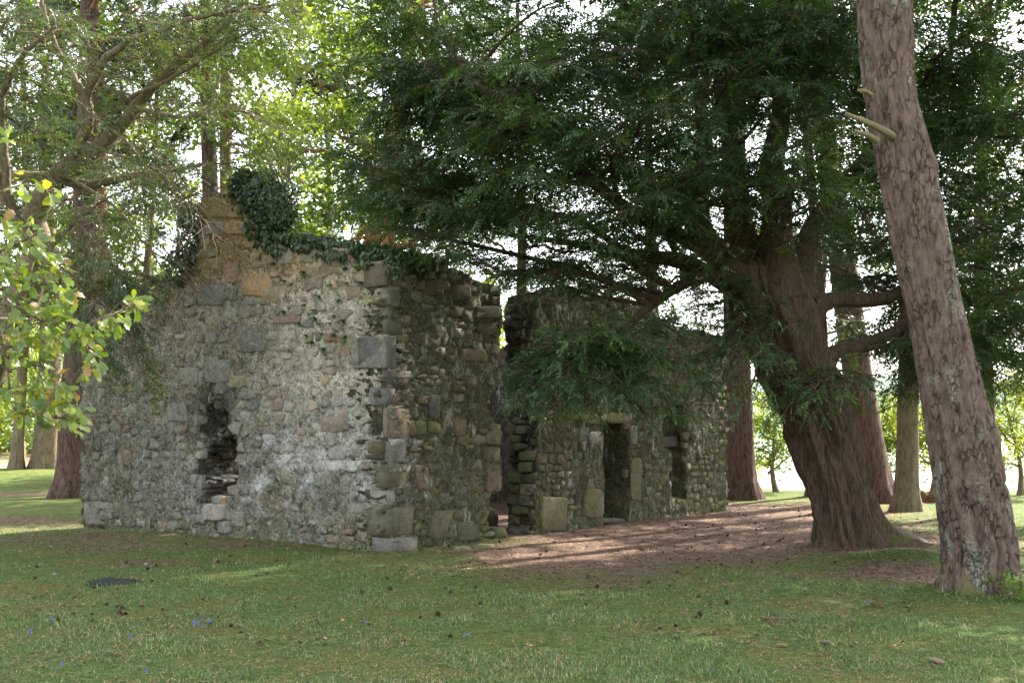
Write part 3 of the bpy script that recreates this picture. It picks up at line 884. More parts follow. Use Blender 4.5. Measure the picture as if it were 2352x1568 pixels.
# the broken end of that wall, facing the gap
oc = SIDE.to3(uL + .03, 0)
END = Wall(oc, oc + np.array([-SIDE.n[0], -SIDE.n[1], 0]) * .50)
END.n = -SIDE.d
e_out = np.array([(0, -.1), (.5, -.1), (.5, 3.62), (0, 3.68)])
def end_w(c): return pick(rs, {'olive': 3, 'grey': 4, 'brown': 1.5, 'dark': 1.5})
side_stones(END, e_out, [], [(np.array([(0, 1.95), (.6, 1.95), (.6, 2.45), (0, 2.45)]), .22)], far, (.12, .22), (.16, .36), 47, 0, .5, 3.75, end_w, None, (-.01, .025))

# ---- back and far end walls: plain, mostly hidden
def b_disp(u, z): return 0.05 * (fbm(np.stack([u * 6, z * 6, u * 0], -1), 91, 4) - .5)
def b_col(u, z):
    q = np.stack([u * 5, z * 8, u * 0], -1)
    return np.array([.17, .15, .11]) * (0.5 + 1.0 * fbm(q, 93, 3)[..., None])
BACK = Wall(pA + np.array([*(SIDE.d * .35 + SIDE.n * .12), 0]), pB); BACK.n = -SIDE.n
wall_core(BACK, 'back_wall', np.array([(0, -.3), (BACK.L, -.3), (BACK.L, 3.2), (6, 3.5), (3, 3.6), (1, 3.5), (0.0, 3.4)]), [], .7, .09, b_disp, b_col)
FEND = Wall(pE, pB); FEND.n = SIDE.d
wall_core(FEND, 'end_wall', np.array([(0.05, -.3), (FEND.L, -.3), (FEND.L, 3.3), (4, 3.5), (2.9, 2.4), (2.2, 2.2), (0.05, 2.9)]), [], .7, .09, b_disp, b_col)

# ---- link the stones: the largest 300 singly, the rest joined
STONES.sort(key=lambda t: -t[0])
rest = {}
for k, (s_, V, T, Q, cc, part) in enumerate(STONES):
    if k < 296:
        a = Acc(); a.add(V, T, Q, cc)
        a.build('stone', MAT['stone_limed' if part is gable and s_ < 9 else 'stone'], part, False)
    else:
        rest.setdefault(part.name, (part, Acc()))[1].add(V, T, Q, cc)
for part, acc_ in rest.values():
    acc_.build('rubble_stones', MAT['stone_limed' if part is gable else 'stone'], part, False, 'stuff')
print('stones', len(STONES))

# ---- fallen stones at the gap and inside the hole
def boulder(name, label, cat, c, size, col, seed, group=None, mat='stone'):
    r = np.random.default_rng(seed)
    n = 8; V = []
    for z, sc_ in ((0, .85), (.45, 1.0), (.85, .8)):
        for i in range(n):
            th = 2 * math.pi * i / n
            k = sc_ / max(abs(math.cos(th)), abs(math.sin(th)), .78) * r.uniform(.85, 1.08) * .9
            V.append((math.cos(th) * k * .5 * size[0], math.sin(th) * k * .5 * size[1], z * size[2] + r.normal(0, .04) * size[2]))
    V.append((0, 0, size[2] * r.uniform(.88, 1.0)))
    V = np.array(V); th = r.uniform(0, 3.1)
    V[:, :2] = V[:, :2] @ np.array([[math.cos(th), math.sin(th)], [-math.sin(th), math.cos(th)]])
    Q = [(l * n + i, l * n + (i + 1) % n, (l + 1) * n + (i + 1) % n, (l + 1) * n + i) for l in (0, 1) for i in range(n)]
    T = [(2 * n + i, 2 * n + (i + 1) % n, 3 * n) for i in range(n)]
    a = Acc(); a.add(V, T, Q, np.asarray(col))
    me = a.mesh(name)
    o = obj(name, me, MAT[mat]); o.location = tuple(float(v) for v in c)
    return tag(o, label, cat, group)

fs = [(1070, 1240, (.34, .26, .15), 'mossy'), (1112, 1236, (.30, .24, .17), 'olive'), (1142, 1236, (.34, .3, .2), 'mossy'), (1090, 1218, (.26, .22, .28), 'olive'), (1128, 1205, (.24, .22, .36), 'olive'), (1060, 1262, (.4, .3, .07), 'mossy'), (1108, 1258, (.45, .3, .08), 'olive'),
      (1186, 1226, (.26, .24, .14), 'dark'), (1212, 1222, (.22, .2, .2), 'dark')]
FL = ['mossy fallen stone at the side wall foot, leftmost upright one by the gap', 'low olive fallen stone in the middle of the pile beside the gap', 'mossy fallen stone at the right end of the pile, nearest the gap', 'tall olive stone leaning on the wall behind the pile beside the gap', 'tallest olive block standing at the broken edge of the near side wall', 'flat mossy slab lowest and leftmost on the ground by the gap', 'wide flat olive slab lying on the litter in front of the pile', 'dark fallen stone at the left foot of the broken wall end past the gap', 'small dark fallen stone at the right foot of the broken wall end past the gap']
for i, (px, py, sz, ck) in enumerate(fs):
    c = G(px, py); c[2] = float(gz(c[0], c[1])) - .03
    boulder('fallen_stone', FL[i],
            'stone', c, sz, PAL[ck][i % 2], 100 + i, 'fallen stones in the doorway gap')
hu = g_hole.mean(0)
for i in range(34):
    u = hu[0] + rng.uniform(-.42, .36); t = rng.uniform(.12, 1.9)
    c = GAB.to3(u, 0, -t); c[2] = .36 + .42 * t + rng.uniform(-.1, .06)
    boulder('rubble', 'broken reddish stone heaped behind the hole in the gable', 'stone', c, (rng.uniform(.14, .34), rng.uniform(.14, .34), rng.uniform(.08, .2)), PAL[['red', 'brown', 'orange', 'pale'][i % 4]][i % 3], 200 + i, 'rubble behind the hole')

# ------------------------------------------------------------------ foliage generator
def rnd_unit(n):
    return unit(rng.normal(0, 1, (n, 3)))

UP = np.array([0, 0, 1.0])
def bough(wood, leaves, path, r0, r1, seg=7, sec_len=1.1, sec_step=.22, twig_len=.36, twig_step=.14, per=3, start=.2, droop=.25, lift=.12, wcol=(1, 1, 1), twigs=True, leafp=1.0):
    """a limb with side boughs, twigs and leaf sprays; leaves gets (pos, dir, normal) tuples"""
    path = np.asarray(path); k = len(path)
    seglen = np.linalg.norm(np.diff(path, axis=0), axis=1); cum = np.concatenate([[0], np.cumsum(seglen)]); Ltot = cum[-1]
    if wood is not None: tube(wood, path, np.linspace(r0, r1, k), seg, wcol)
    def at(s):
        i = min(np.searchsorted(cum, s, 'right') - 1, k - 2)
        f = (s - cum[i]) / max(seglen[i], 1e-6)
        return path[i] * (1 - f) + path[i + 1] * f, unit(path[i + 1] - path[i])
    s = Ltot * start; side = 1
    while s < Ltot:
        p, tg = at(s); t = s / Ltot
        sd = unit(np.cross(tg, UP) + 1e-6) * side
        d = unit(tg * random.uniform(.45, .9) + sd * random.uniform(.6, 1.0) + UP * random.uniform(-.15, .3 + lift))
        Ls = sec_len * (1.05 - .65 * t) * random.uniform(.6, 1.15)
        n = 6; tt = np.linspace(0, 1, n)[:, None]
        q = p + d * Ls * tt - UP * droop * Ls * tt ** 2 + np.cumsum(rng.normal(0, .02, (n, 3)), 0) * Ls
        if wood is not None: tube(wood, q, np.linspace(max(.006, r0 * .22 * (1 - .6 * t)), .004, n), 4, wcol, cap=False)
        m = max(2, int(Ls / twig_step)); sg = 1
        for j in range(m):
            f = .15 + .85 * (j + random.random() * .6) / m
            ii = min(int(f * (n - 1)), n - 2); ff = f * (n - 1) - ii
            b = q[ii] * (1 - ff) + q[ii + 1] * ff; tg2 = unit(q[ii + 1] - q[ii])
            sd2 = unit(np.cross(tg2, UP) + 1e-6) * sg
            d2 = unit(tg2 * random.uniform(.5, 1.0) + sd2 * random.uniform(.5, .9) + UP * random.uniform(-.3, .2))
            L2 = twig_len * (1.1 - .5 * f) * random.uniform(.6, 1.2)
            e = b + d2 * L2 - UP * L2 * .2
            if twigs and wood is not None: tube(wood, np.array([b, e]), [.0045, .002], 3, wcol, cap=False)
            for c in range(per):
                if random.random() > leafp: continue
                g = (c + .5 + random.uniform(-.3, .3)) / per
                leaves.append((b + (e - b) * g, unit(d2 + rng.normal(0, .35, 3) - UP * .15), unit(UP + rng.normal(0, .38, 3) + sd2 * .2)))
            sg = -sg
        leaves.append((q[-1], unit(q[-1] - q[-2]), unit(UP + rng.normal(0, .3, 3))))
        s += sec_step * random.uniform(.7, 1.3); side = -side
    leaves.append((path[-1], unit(path[-1] - path[-2]), UP))

def leaf_cols(Pn, a_, b_, seed, fr=1.1, jit=.18):
    n = fbm(Pn * fr, seed, 3); n = smooth(.3, .7, n)[:, None]
    c = np.asarray(a_) * (1 - n) + np.asarray(b_) * n
    return c * (1 + jit * rng.normal(0, 1, (len(Pn), 1)))

def put_leaves(name, leaves, tpls, size, ca, cb, parent, mat, seed, fr=1.1):
    Pn = np.array([l[0] for l in leaves]); D = np.array([l[1] for l in leaves]); Nn = np.array([l[2] for l in leaves])
    col = np.clip(leaf_cols(Pn, ca, cb, seed, fr), .004, 1)
    if mat == 'yew_leaf':
        dead = rng.random(len(Pn)) < .035; col[dead] = np.array([.13, .085, .04]) * rng.uniform(.6, 1.3, (dead.sum(), 1))
    S = size * rng.uniform(.6, 1.4, len(Pn)) * np.array([l[3] if len(l) > 3 else 1.0 for l in leaves]); a = Acc()
    w = rng.integers(0, len(tpls), len(Pn))
    for i, tp in enumerate(tpls):
        m = w == i
        assemble(a, tp, Pn[m], D[m], Nn[m], S[m], col[m])
    return a.build(name, MAT[mat], parent, False, 'stuff')

YS = [spray_tpl(5, 1, 1, .115), spray_tpl(6, 1, 2, .11), spray_tpl(5, 1, 3, .11)]
LS = [spray_tpl(6, 1, 5, .085), spray_tpl(5, 1, 6, .085)]

def flare_fun(flare, lobes, ph, h0, amp=.06, fr=3.0, seed=1, zs=1.0, flute=.0, nfl=7, twist=.0):
    def f(R, th, k, pts):
        z = (pts[:, 2] - pts[0, 2])[:, None]
        lo = .5 + .5 * np.cos(lobes * th + ph)
        R2 = R * (1 + flare * np.exp(-z / h0) * (.35 + 1.0 * lo ** 1.5))
        q = np.stack([np.cos(th) * fr, np.sin(th) * fr, np.broadcast_to(z * zs, th.shape)], -1)
        R2 = R2 * (1 + amp * 2 * (fbm(q, seed, 4) - .5))
        if flute: R2 = R2 * (1 + flute * np.sin(nfl * th + twist * z + 2.5 * fbm(q * .6, seed + 5, 2)))
        return R2
    return f

# ------------------------------------------------------------------ the big yew
yb = P(1985, 1265, 14.6)
yb[2] = 0
yew = thing('yew_tree', 'massive dark yew with leaning fluted trunk and boughs spreading over the ruin', 'tree', yb)
tp = [(1990, 1290, 14.6, .56), (1978, 1240, 14.6, .47), (1962, 1171, 14.6, .43), (1934, 1063, 14.6, .475), (1904, 973, 14.6, .51), (1880, 902, 14.6, .53), (1842, 830, 14.6, .53), (1802, 722, 14.6, .58), (1770, 650, 14.6, .48), (1762, 600, 14.6, .33)]
pts = crom(np.array([[*P(x - 24, y, Y), r * .95] for x, y, Y, r in tp]), 150)
def yew_r(R, th, k, p_):
    R2 = flare_fun(.62, 5, 2.0, .30, .10, 1.8, 71, 1.0, .085, 7, 1.1)(R, th, k, p_)
    z = p_[:, 2][:, None] - .35 * th                      # grain winds round the trunk
    q = np.stack([np.cos(th) * 5.5, np.sin(th) * 5.5, np.broadcast_to(z * 1.5, th.shape)], -1)
    q2 = np.stack([np.cos(th) * 13, np.sin(th) * 13, np.broadcast_to(z * 5, th.shape)], -1)
    g = np.abs(fbm(q, 73, 3) - .5) * 2
    return R2 * .97 - .085 * (1 - smooth(0, .3, g)) + .045 * (fbm(q2, 75, 3) - .5)
a = Acc()
tube(a, pts[:, :3], pts[:, 3], 130, (1, 1, 1), yew_r)
for (px, py, tx, ty, Y) in ((1960, 1240, 1860, 1290, 14.3), (2020, 1240, 2110, 1262, 14.6), (2010, 1225, 2150, 1235, 15.4), (1975, 1245, 1930, 1300, 13.9), (2000, 1245, 2040, 1300, 14.1)):
    if ty > 1285: continue
    s_ = P(px - 24, py + 14, 14.55); e_ = G(tx - 10, ty + 6); e_[2] = -.08; m_ = (s_ + e_) / 2; m_[2] = .10
    tube(a, crom([s_, m_, e_], 10), np.linspace(.24, .03, 10), 10, (1, 1, 1), flare_fun(0, 1, 0, .3, .15, 2, 5))
a.build('trunk', MAT['bark_yew'], yew, True)
wood = Acc()
STEMS = [
 [(1765, 680, 14.6, .40), (1706, 560, 14.7, .22), (1692, 450, 14.9, .18), (1680, 330, 15.0, .14), (1655, 180, 15.1, .11), (1640, 20, 15.2, .11), (1600, -160, 15.2, .06)],
 [(1790, 680, 14.5, .40), (1782, 560, 14.4, .23), (1784, 470, 14.4, .195), (1772, 380, 14.3, .16), (1796, 250, 14.3, .13), (1800, 80, 14.3, .12), (1830, -120, 14.3, .06)],
 [(1770, 700, 14.5, .36), (1690, 610, 14.3, .2), (1620, 560, 14.0, .18), (1600, 470, 13.6, .14), (1620, 350, 13.3, .10), (1600, 200, 13.0, .06)],
 [(1825, 690, 14.7, .3), (1840, 590, 14.9, .17), (1880, 500, 15.1, .13), (1960, 400, 15.4, .11), (2060, 270, 15.8, .08), (2180, 130, 16.2, .05)],
 [(1840, 740, 14.7, .26), (1905, 690, 14.9, .115), (2010, 688, 15.2, .10), (2085, 660, 15.5, .085), (2200, 560, 16.0, .09), (2330, 480, 16.4, .05)],
 [(1870, 850, 14.6, .28), (1925, 806, 14.7, .095), (2000, 785, 14.9, .085), (2075, 740, 15.1, .08), (2095, 620, 15.2, .08), (2110, 500, 15.4, .05)],
 [(1760, 700, 14.4, .3), (1690, 640, 14.3, .12), (1600, 640, 14.1, .08), (1510, 690, 14.0, .06), (1440, 750, 13.9, .05), (1350, 830, 13.7, .02)],
 [(1740, 690, 14.6, .25), (1650, 640, 14.7, .13), (1560, 600, 14.8, .11), (1450, 585, 14.9, .08), (1320, 560, 15.0, .05), (1180, 540, 15.0, .025)],
 [(1690, 600, 14.3, .18), (1560, 540, 13.8, .10), (1440, 480, 13.4, .08), (1320, 380, 13.0, .06), (1200, 270, 12.7, .04), (1080, 180, 12.6, .02)],
 [(2085, 735, 15.1, .09), (2080, 800, 15.2, .07), (2075, 760, 15.3, .06)],
]
stem_pts = []
for st in STEMS:
    q = crom(np.array([[*P(x, y, Y), r] for x, y, Y, r in st]), 26)
    tube(wood, q[:, :3], q[:, 3], 12, (1, 1, 1), flare_fun(0, 1, 0, .3, .10, 2.2, 19, 1.5))
    stem_pts.append(q[4:, :3])
SP = np.concatenate(stem_pts)
TIPS = [(880, 190, 13), (905, 70, 13.6), (980, -40, 13.5), (1040, 120, 12.4), (1120, 250, 11.9), (950, 330, 12.8), (870, 405, 13.5), (800, 355, 14.2), (790, 440, 15), (900, 520, 14), (990, 470, 13), (1070, 575, 13.6), (1180, 390, 12.2), (1250, 150, 11.8), (1245, 510, 12.6), (1340, 320, 11.8), (1290, 0, 12.4), (1420, 110, 11.8), (1440, 450, 12.0), (1500, -60, 12), (1540, 240, 11.5), (1590, 60, 11.8), (1570, 400, 11.8), (1690, 150, 11.6), (1740, 330, 11.8), (1720, -80, 12.4), (1840, 200, 11.8), (1880, 50, 12), (1850, 430, 12.1), (1920, 330, 12.4), (1960, 120, 13), (1190, 630, 14.5), (1000, 210, 15.5), (1150, 60, 15.5), (1080, 420, 16), (1380, 230, 16), (1500, 400, 17), (1300, 620, 16), (1640, 120, 17), (1450, 20, 16.5), (1900, 160, 17), (1260, 300, 14.5),
 (1130, 330, 13.4), (1300, 420, 13.2), (1060, 300, 14.2), (1220, 210, 13.2), (1480, 320, 13.0), (1350, 120, 13.4), (1660, 260, 13.2), (1780, 120, 13.2), (1560, 130, 13.4), (1020, 400, 14.4), (1150, 160, 14), (930, 260, 14.4), (1380, 540, 13.4), (1500, 540, 13.2), (1180, 500, 13.8), (1640, 20, 13), (1440, 380, 14.5), (1950, 20, 11.9), (2040, 10, 11.6), (1980, 220, 14), (1920, 440, 13.6),
 (2160, 380, 14.2), (2300, 560, 14.5), (2250, 60, 13.6), (2400, 100, 14.4), (2330, 280, 14.2), (2180, 200, 15.5), (2380, 760, 14.8), (2270, 740, 15.5), (2200, 520, 15), (2130, 700, 16), (1990, 650, 17.5), (2080, 420, 17.5), (2440, 480, 15.5), (2200, 900, 16.5),
 (2150, 60, 14), (2230, 250, 14.6), (2300, 120, 15), (2350, 400, 15), (2420, 230, 14), (2260, 480, 16), (2390, 560, 15), (2240, 660, 17), (2350, 720, 16), (2390, 860, 15.5), (2200, 820, 17), (2110, 330, 16.5), (2050, 60, 13.4), (2000, 480, 17), (1950, 560, 16.5), (2060, 560, 17.5), (2420, 660, 14), (2300, 820, 17)]
LOW = [(1205, 905, 13.4), (1262, 850, 13.2), (1320, 800, 13.0), (1345, 920, 13.6), (1430, 880, 13.1), (1490, 800, 12.9), (1540, 930, 13.3), (1400, 770, 13.4), (1600, 860, 13.2), (1560, 770, 13.6), (1240, 930, 13.9), (1480, 945, 13.8)]
LOW2 = [(1600, 700, 13.5), (1560, 660, 13.6), (1640, 650, 13.4), (1665, 720, 13.6), (1660, 880, 13.2), (1720, 905, 13.2), (1610, 940, 13.2), (1700, 780, 13.4)]
LOW3 = [(1800, 950, 13.4), (1900, 945, 13.5), (1760, 870, 13.5), (1950, 880, 13.6), (1850, 900, 13.3), (2020, 860, 14.4), (1720, 720, 13.6)]
leaves = []
def limb(tip, src, rise=.16, r=.035, **kw):
    e = P(*tip)
    hd = np.linalg.norm(src[:, :2] - e[None, :2], axis=1)
    want = e[2] - .28 * hd
    cost = np.abs(src[:, 2] - want) + .35 * hd + (src[:, 2] > e[2] + .3) * .8
    s_ = src[np.argmin(cost)]
    L_ = np.linalg.norm(e - s_)
    m1 = s_ + (e - s_) * .4 + UP * L_ * rise + rng.normal(0, .06, 3) * L_
    m2 = s_ + (e - s_) * .75 + UP * L_ * rise * .9 + rng.normal(0, .04, 3) * L_
    path = crom([s_, m1, m2, e], 18)
    bough(wood, leaves, path, min(.012 + .012 * L_, .085), .007, 6, start=max(.1, 1 - 3.4 / max(L_, .1)), **kw)
for t in TIPS: limb(t, SP, .05, sec_len=1.3, sec_step=.115, twig_len=.40, twig_step=.085, per=4)
def pix(p): return CX + p[0] / p[1] * F, HY - (p[2] - EYE) / p[1] * F
def thin(l):                                           # the skirt under the crown is open: bare dead twigs, few needles
    x_, y_ = pix(l[0])
    if x_ < 1600 and y_ > 505: return random.random() < .62 * smooth(740, 570, y_) + .04
    if 1600 < x_ < 1880 and 430 < y_ < 760 and l[0][1] < 14.2: return random.random() < .35
    return True
leaves = [l for l in leaves if thin(l)]
UPPER = [(x, y, Y) for x, y, Y in zip(rng.uniform(1250, 2500, 26), rng.uniform(-650, -130, 26), rng.uniform(12.5, 17.5, 26))]
UPPER += [(x, y, Y) for x, y, Y in zip(rng.uniform(2250, 2700, 20), rng.uniform(-520, -150, 20), rng.uniform(13, 16.5, 20))]  # out-of-view upper crown filled out to keep sun off the lawn
for t in UPPER: limb(t, SP, .04, sec_len=1.4, sec_step=.2, twig_len=.5, twig_step=.2, per=2, twigs=False)
leaves = [l if pix(l[0])[1] > -20 else (*l[:3], 2.3) for l in leaves]
lowsrc = np.array([P(1350, 830, 13.7), P(1440, 750, 13.9), P(1510, 690, 14.0), P(1580, 660, 14.05)])
for t in LOW + [(x + rng.uniform(-45, 45), y + rng.uniform(-45, 25), Y + rng.uniform(-.35, .2)) for x, y, Y in LOW[:5]]: limb(t, lowsrc, .14, r=.02, sec_len=.72, sec_step=.12, twig_len=.28, twig_step=.085, per=4)
for t in LOW2: limb(t, np.array([P(1740, 760, 14.2), P(1700, 700, 14.2)]), .12, sec_len=.6, sec_step=.13, twig_len=.28, twig_step=.10)
for t in LOW3: limb(t, np.array([P(1850, 860, 14.2), P(1890, 890, 14.2), P(1800, 760, 14.2)]), .08, sec_len=.55, sec_step=.14, twig_len=.26, twig_step=.10)
print('yew sprays', len(leaves))
wood.build('branches', MAT['bark_yew'], yew, True)
back = [l for l in leaves if len(l) == 3 and l[0][1] > 12.6 and -20 < pix(l[0])[1] < 455]
back = random.sample(back, min(len(back), 5500))
leaves += [(l[0] + rng.normal(0, .25, 3) + np.array([0, .6, .1]), l[1], l[2], 1.7) for l in back]
leaves = [l for i, l in enumerate(leaves) if i % 6]
put_leaves('crown', leaves, YS, .177, (.036, .080, .028), (.075, .140, .042), yew, 'yew_leaf', 301, .9)

# ------------------------------------------------------------------ the leaning pine in front
pb = P(2252, 1370, 10.5); pb[2] = 0
pine = thing('pine_tree', 'tall pine with plated pinkish bark and pale lichen leaning left in front of the yew', 'tree', pb)
tp = [(2252, 1400, 10.5, .40), (2254, 1330, 10.5, .385), (2253, 1243, 10.5, .37), (2227, 1063, 10.5, .355), (2182, 847, 10.5, .305), (2150, 690, 10.5, .29), (2118, 540, 10.5, .30), (2082, 360, 10.5, .287), (2052, 216, 10.5, .265), (2040, 36, 10.5, .29), (2030, -150, 10.5, .25), (1990, -700, 10.6, .22), (1960, -1500, 10.8, .12)]
pts = crom(np.array([[*P(x - 8, y, Y), r * .91] for x, y, Y, r in tp]), 260)
def pine_r(R, th, k, pts_):
    R2 = flare_fun(.33, 7, .6, .28, .035, 2.0, 33, .9)(R, th, k, pts_)
    z = pts_[:, 2][:, None]
    q = np.stack([np.cos(th) * 3.1, np.sin(th) * 3.1, np.broadcast_to(z * 1.5, th.shape)], -1)
    q2 = q * [1.9, 1.9, 2.4]
    rid = np.abs(fbm(q, 43, 3) - .5) * 2; rid2 = np.abs(fbm(q2, 47, 3) - .5) * 2
    low = np.exp(-np.maximum(z, 0) / 2.2)
    R2 = R2 - .040 * (1 - smooth(.0, .24, rid)) * (.35 + 1.1 * low) + .02 * (fbm(q * .55, 49, 3) - .5) - .014 * (1 - smooth(0, .2, rid2))
    for (zz, tt_, h) in ((4.1, 4.4, .03), (3.2, 5.0, .025), (2.2, 4.9, .03), (1.5, 4.3, .03)):
        R2 = R2 + h * np.exp(-((z - zz) / .09) ** 2 - ((th - tt_) / .25) ** 2)
    return R2
a = Acc()
tube(a, pts[:, :3], pts[:, 3], 110, (1, 1, 1), pine_r)
a.build('trunk', MAT['bark_pine'], pine, True)
def stub(px0, py0, px1, py1, r0, r1, Y0=10.25, Y1=10.0):
    a = Acc(); s_, e_ = P(px0, py0, Y0), P(px1, py1, Y1)
    m_ = (s_ + e_) / 2 + np.array([0, 0, .015])
    tube(a, crom([s_, m_, e_], 12), np.linspace(r0, r1, 12), 10, (1, 1, 1), flare_fun(0, 1, 0, .2, .22, 2.2, 3, 9))
    o = a.build('branch_stub', MAT['dead_wood'], pine, False)
    o['label'] = 'snapped bleached branch stub'
stub(2062, 318, 1943, 262, .042, .020, 10.34)
stub(2012, 322, 1964, 302, .035, .012)
stub(2000, 218, 1972, 208, .025, .014)
wood = Acc(); leaves = []
topz = pts[-70:, :3]
for i in range(26):
    s_ = topz[int(26 + 43 * (i / 26))]; az = i * 2.4; L_ = rng.uniform(1.6, 3.0)
    e_ = s_ + np.array([math.cos(az) * L_, math.sin(az) * L_, rng.uniform(.1, .8)])
    bough(wood, leaves, crom([s_, (s_ + e_) / 2 + UP * .2, e_], 8), .05, .01, 5, sec_len=.9, sec_step=.3, twig_step=.3, twig_len=.35, per=1, start=.45, twigs=False)
wood.build('branches', MAT['bark_orange'], pine, True)
put_leaves('crown', leaves, [tuft_tpl(14, 1, .035)], .26, (.03, .06, .03), (.055, .095, .04), pine, 'yew_leaf', 303)

# ------------------------------------------------------------------ the old yew at left with sunlit branches
lb = P(-150, 1230, 16.5); lb[2] = 0
lyew = thing('yew_tree', 'spreading conifer at left with sunlit crooked bare branches above the oak leaves', 'tree', lb)
wood = Acc(); leaves = []
LB = [
 ([(-160, 1260, 16.5, .42), (-110, 1050, 16.4, .36), (-20, 820, 16.2, .31), (60, 660, 16.0, .27), (88, 570, 15.8, .235), (75, 500, 15.7, .20), (112, 420, 15.5, .17), (170, 365, 15.3, .135), (250, 280, 15.1, .105), (330, 185, 14.9, .08), (430, 95, 14.8, .055), (520, 30, 14.7, .03)], 2),
 ([(130, 405, 15.5, .13), (180, 340, 15.3, .09), (205, 270, 15.1, .075), (198, 215, 15.0, .07), (240, 140, 14.8, .06), (310, 85, 14.7, .05), (470, 40, 14.5, .035), (640, 12, 14.4, .015)], 1),
 ([(200, 225, 15.0, .06), (160, 160, 15.0, .05), (125, 95, 15.1, .04), (100, 20, 15.2, .03), (90, -60, 15.2, .02)], 1),
 ([(140, 410, 15.6, .10), (60, 408, 15.8, .085), (-30, 405, 16.0, .07)], 0),
 ([(140, 415, 15.5, .09), (220, 425, 15.6, .075), (310, 405, 15.8, .055), (430, 385, 16.0, .03), (540, 372, 16.2, .012)], 1),
 ([(70, 560, 15.6, .10), (25, 480, 15.4, .08), (14, 380, 15.2, .07), (12, 300, 15.1, .06), (22, 220, 15.0, .05), (70, 145, 14.9, .04), (150, 75, 14.8, .02)], 1),
 ([(316, 250, 14.9, .04), (420, 262, 14.8, .03), (540, 250, 14.7, .02), (640, 285, 14.6, .01)], 1),
 ([(300, 225, 14.9, .035), (420, 170, 14.7, .028), (530, 110, 14.6, .02), (640, 60, 14.5, .01)], 1),
 ([(200, 330, 15.2, .03), (340, 390, 14.9, .022), (440, 470, 14.7, .016), (500, 560, 14.6, .008)], 1),
 ([(150, 400, 15.3, .03), (260, 470, 15.0, .025), (340, 560, 14.8, .018), (400, 640, 14.6, .008)], 1),
 ([(85, 560, 15.5, .05), (160, 590, 15.2, .035), (280, 620, 14.9, .025), (390, 640, 14.7, .012)], 3),
 ([(85, 590, 15.5, .05), (180, 640, 15.2, .03), (270, 730, 15.0, .02), (330, 870, 14.9, .01)], 3),
 ([(60, 640, 15.6, .06), (130, 640, 15.2, .04), (210, 650, 15.0, .02), (300, 655, 14.8, .01)], 3),
 ([(80, 700, 15.8, .07), (60, 720, 15.5, .06), (0, 735, 15.2, .05), (-60, 700, 15, .03)], 1),
 ([(10, 470, 15.3, .05), (-30, 300, 15.0, .04), (-40, 150, 14.8, .03), (20, 40, 14.6, .02)], 1),
 ([(85, 600, 15.6, .04), (160, 520, 15.2, .03), (230, 470, 15.0, .02), (310, 440, 14.9, .01)], 3),
 ([(90, 560, 15.6, .04), (140, 690, 15.2, .03), (195, 780, 15.0, .02), (235, 860, 14.9, .01)], 3),
 ([(110, 430, 15.6, .04), (170, 500, 15.2, .03), (230, 560, 15.0, .02), (260, 610, 14.9, .01)], 3),
 ([(205, 260, 15.1, .03), (300, 330, 14.8, .02), (360, 420, 14.6, .012)], 1),
]
for ctrl, mode in LB:
    q = crom(np.array([[*P(x, y, Y), r * .86] for x, y, Y, r in ctrl]), 10 * len(ctrl))
    q[:, :3] += np.cumsum(rng.normal(0, .006, (len(q), 3)), 0)
    tube(wood, q[:, :3], q[:, 3], 10, (1, 1, 1), flare_fun(0, 1, 0, .3, .12, 2.4, 29, 4))
    if mode == 0: continue
    h = q[int(len(q) * (.45 if mode == 2 else .2)):, :3]
    if mode == 3: bough(wood, leaves, h, .02, .005, 4, .7, .11, .3, .09, 3, .2, .35, .0)
    else: bough(wood, leaves, h, .02, .005, 4, 1.45, .10, .45, .11, 3, .1, .32, .15, leafp=.5)
wood.build('branches', MAT['bark_twig'], lyew, True)
print('left sprays', len(leaves))
leaves = [l for l in leaves if not (385 < pix(l[0])[0] < 700 and 395 < pix(l[0])[1] < 760 and random.random() < .95)]
put_leaves('crown', leaves, LS, .22, (.05, .095, .032), (.12, .165, .045), lyew, 'yew_leaf', 305)

# ------------------------------------------------------------------ background trees
T14 = [tuft_tpl(13, 3, .04), tuft_tpl(12, 4, .045)]
CL = [cluster_tpl(9, 1, .34), cluster_tpl(9, 2, .34)]
CLS = [cluster_tpl(11, 5, .26), cluster_tpl(11, 6, .26)]

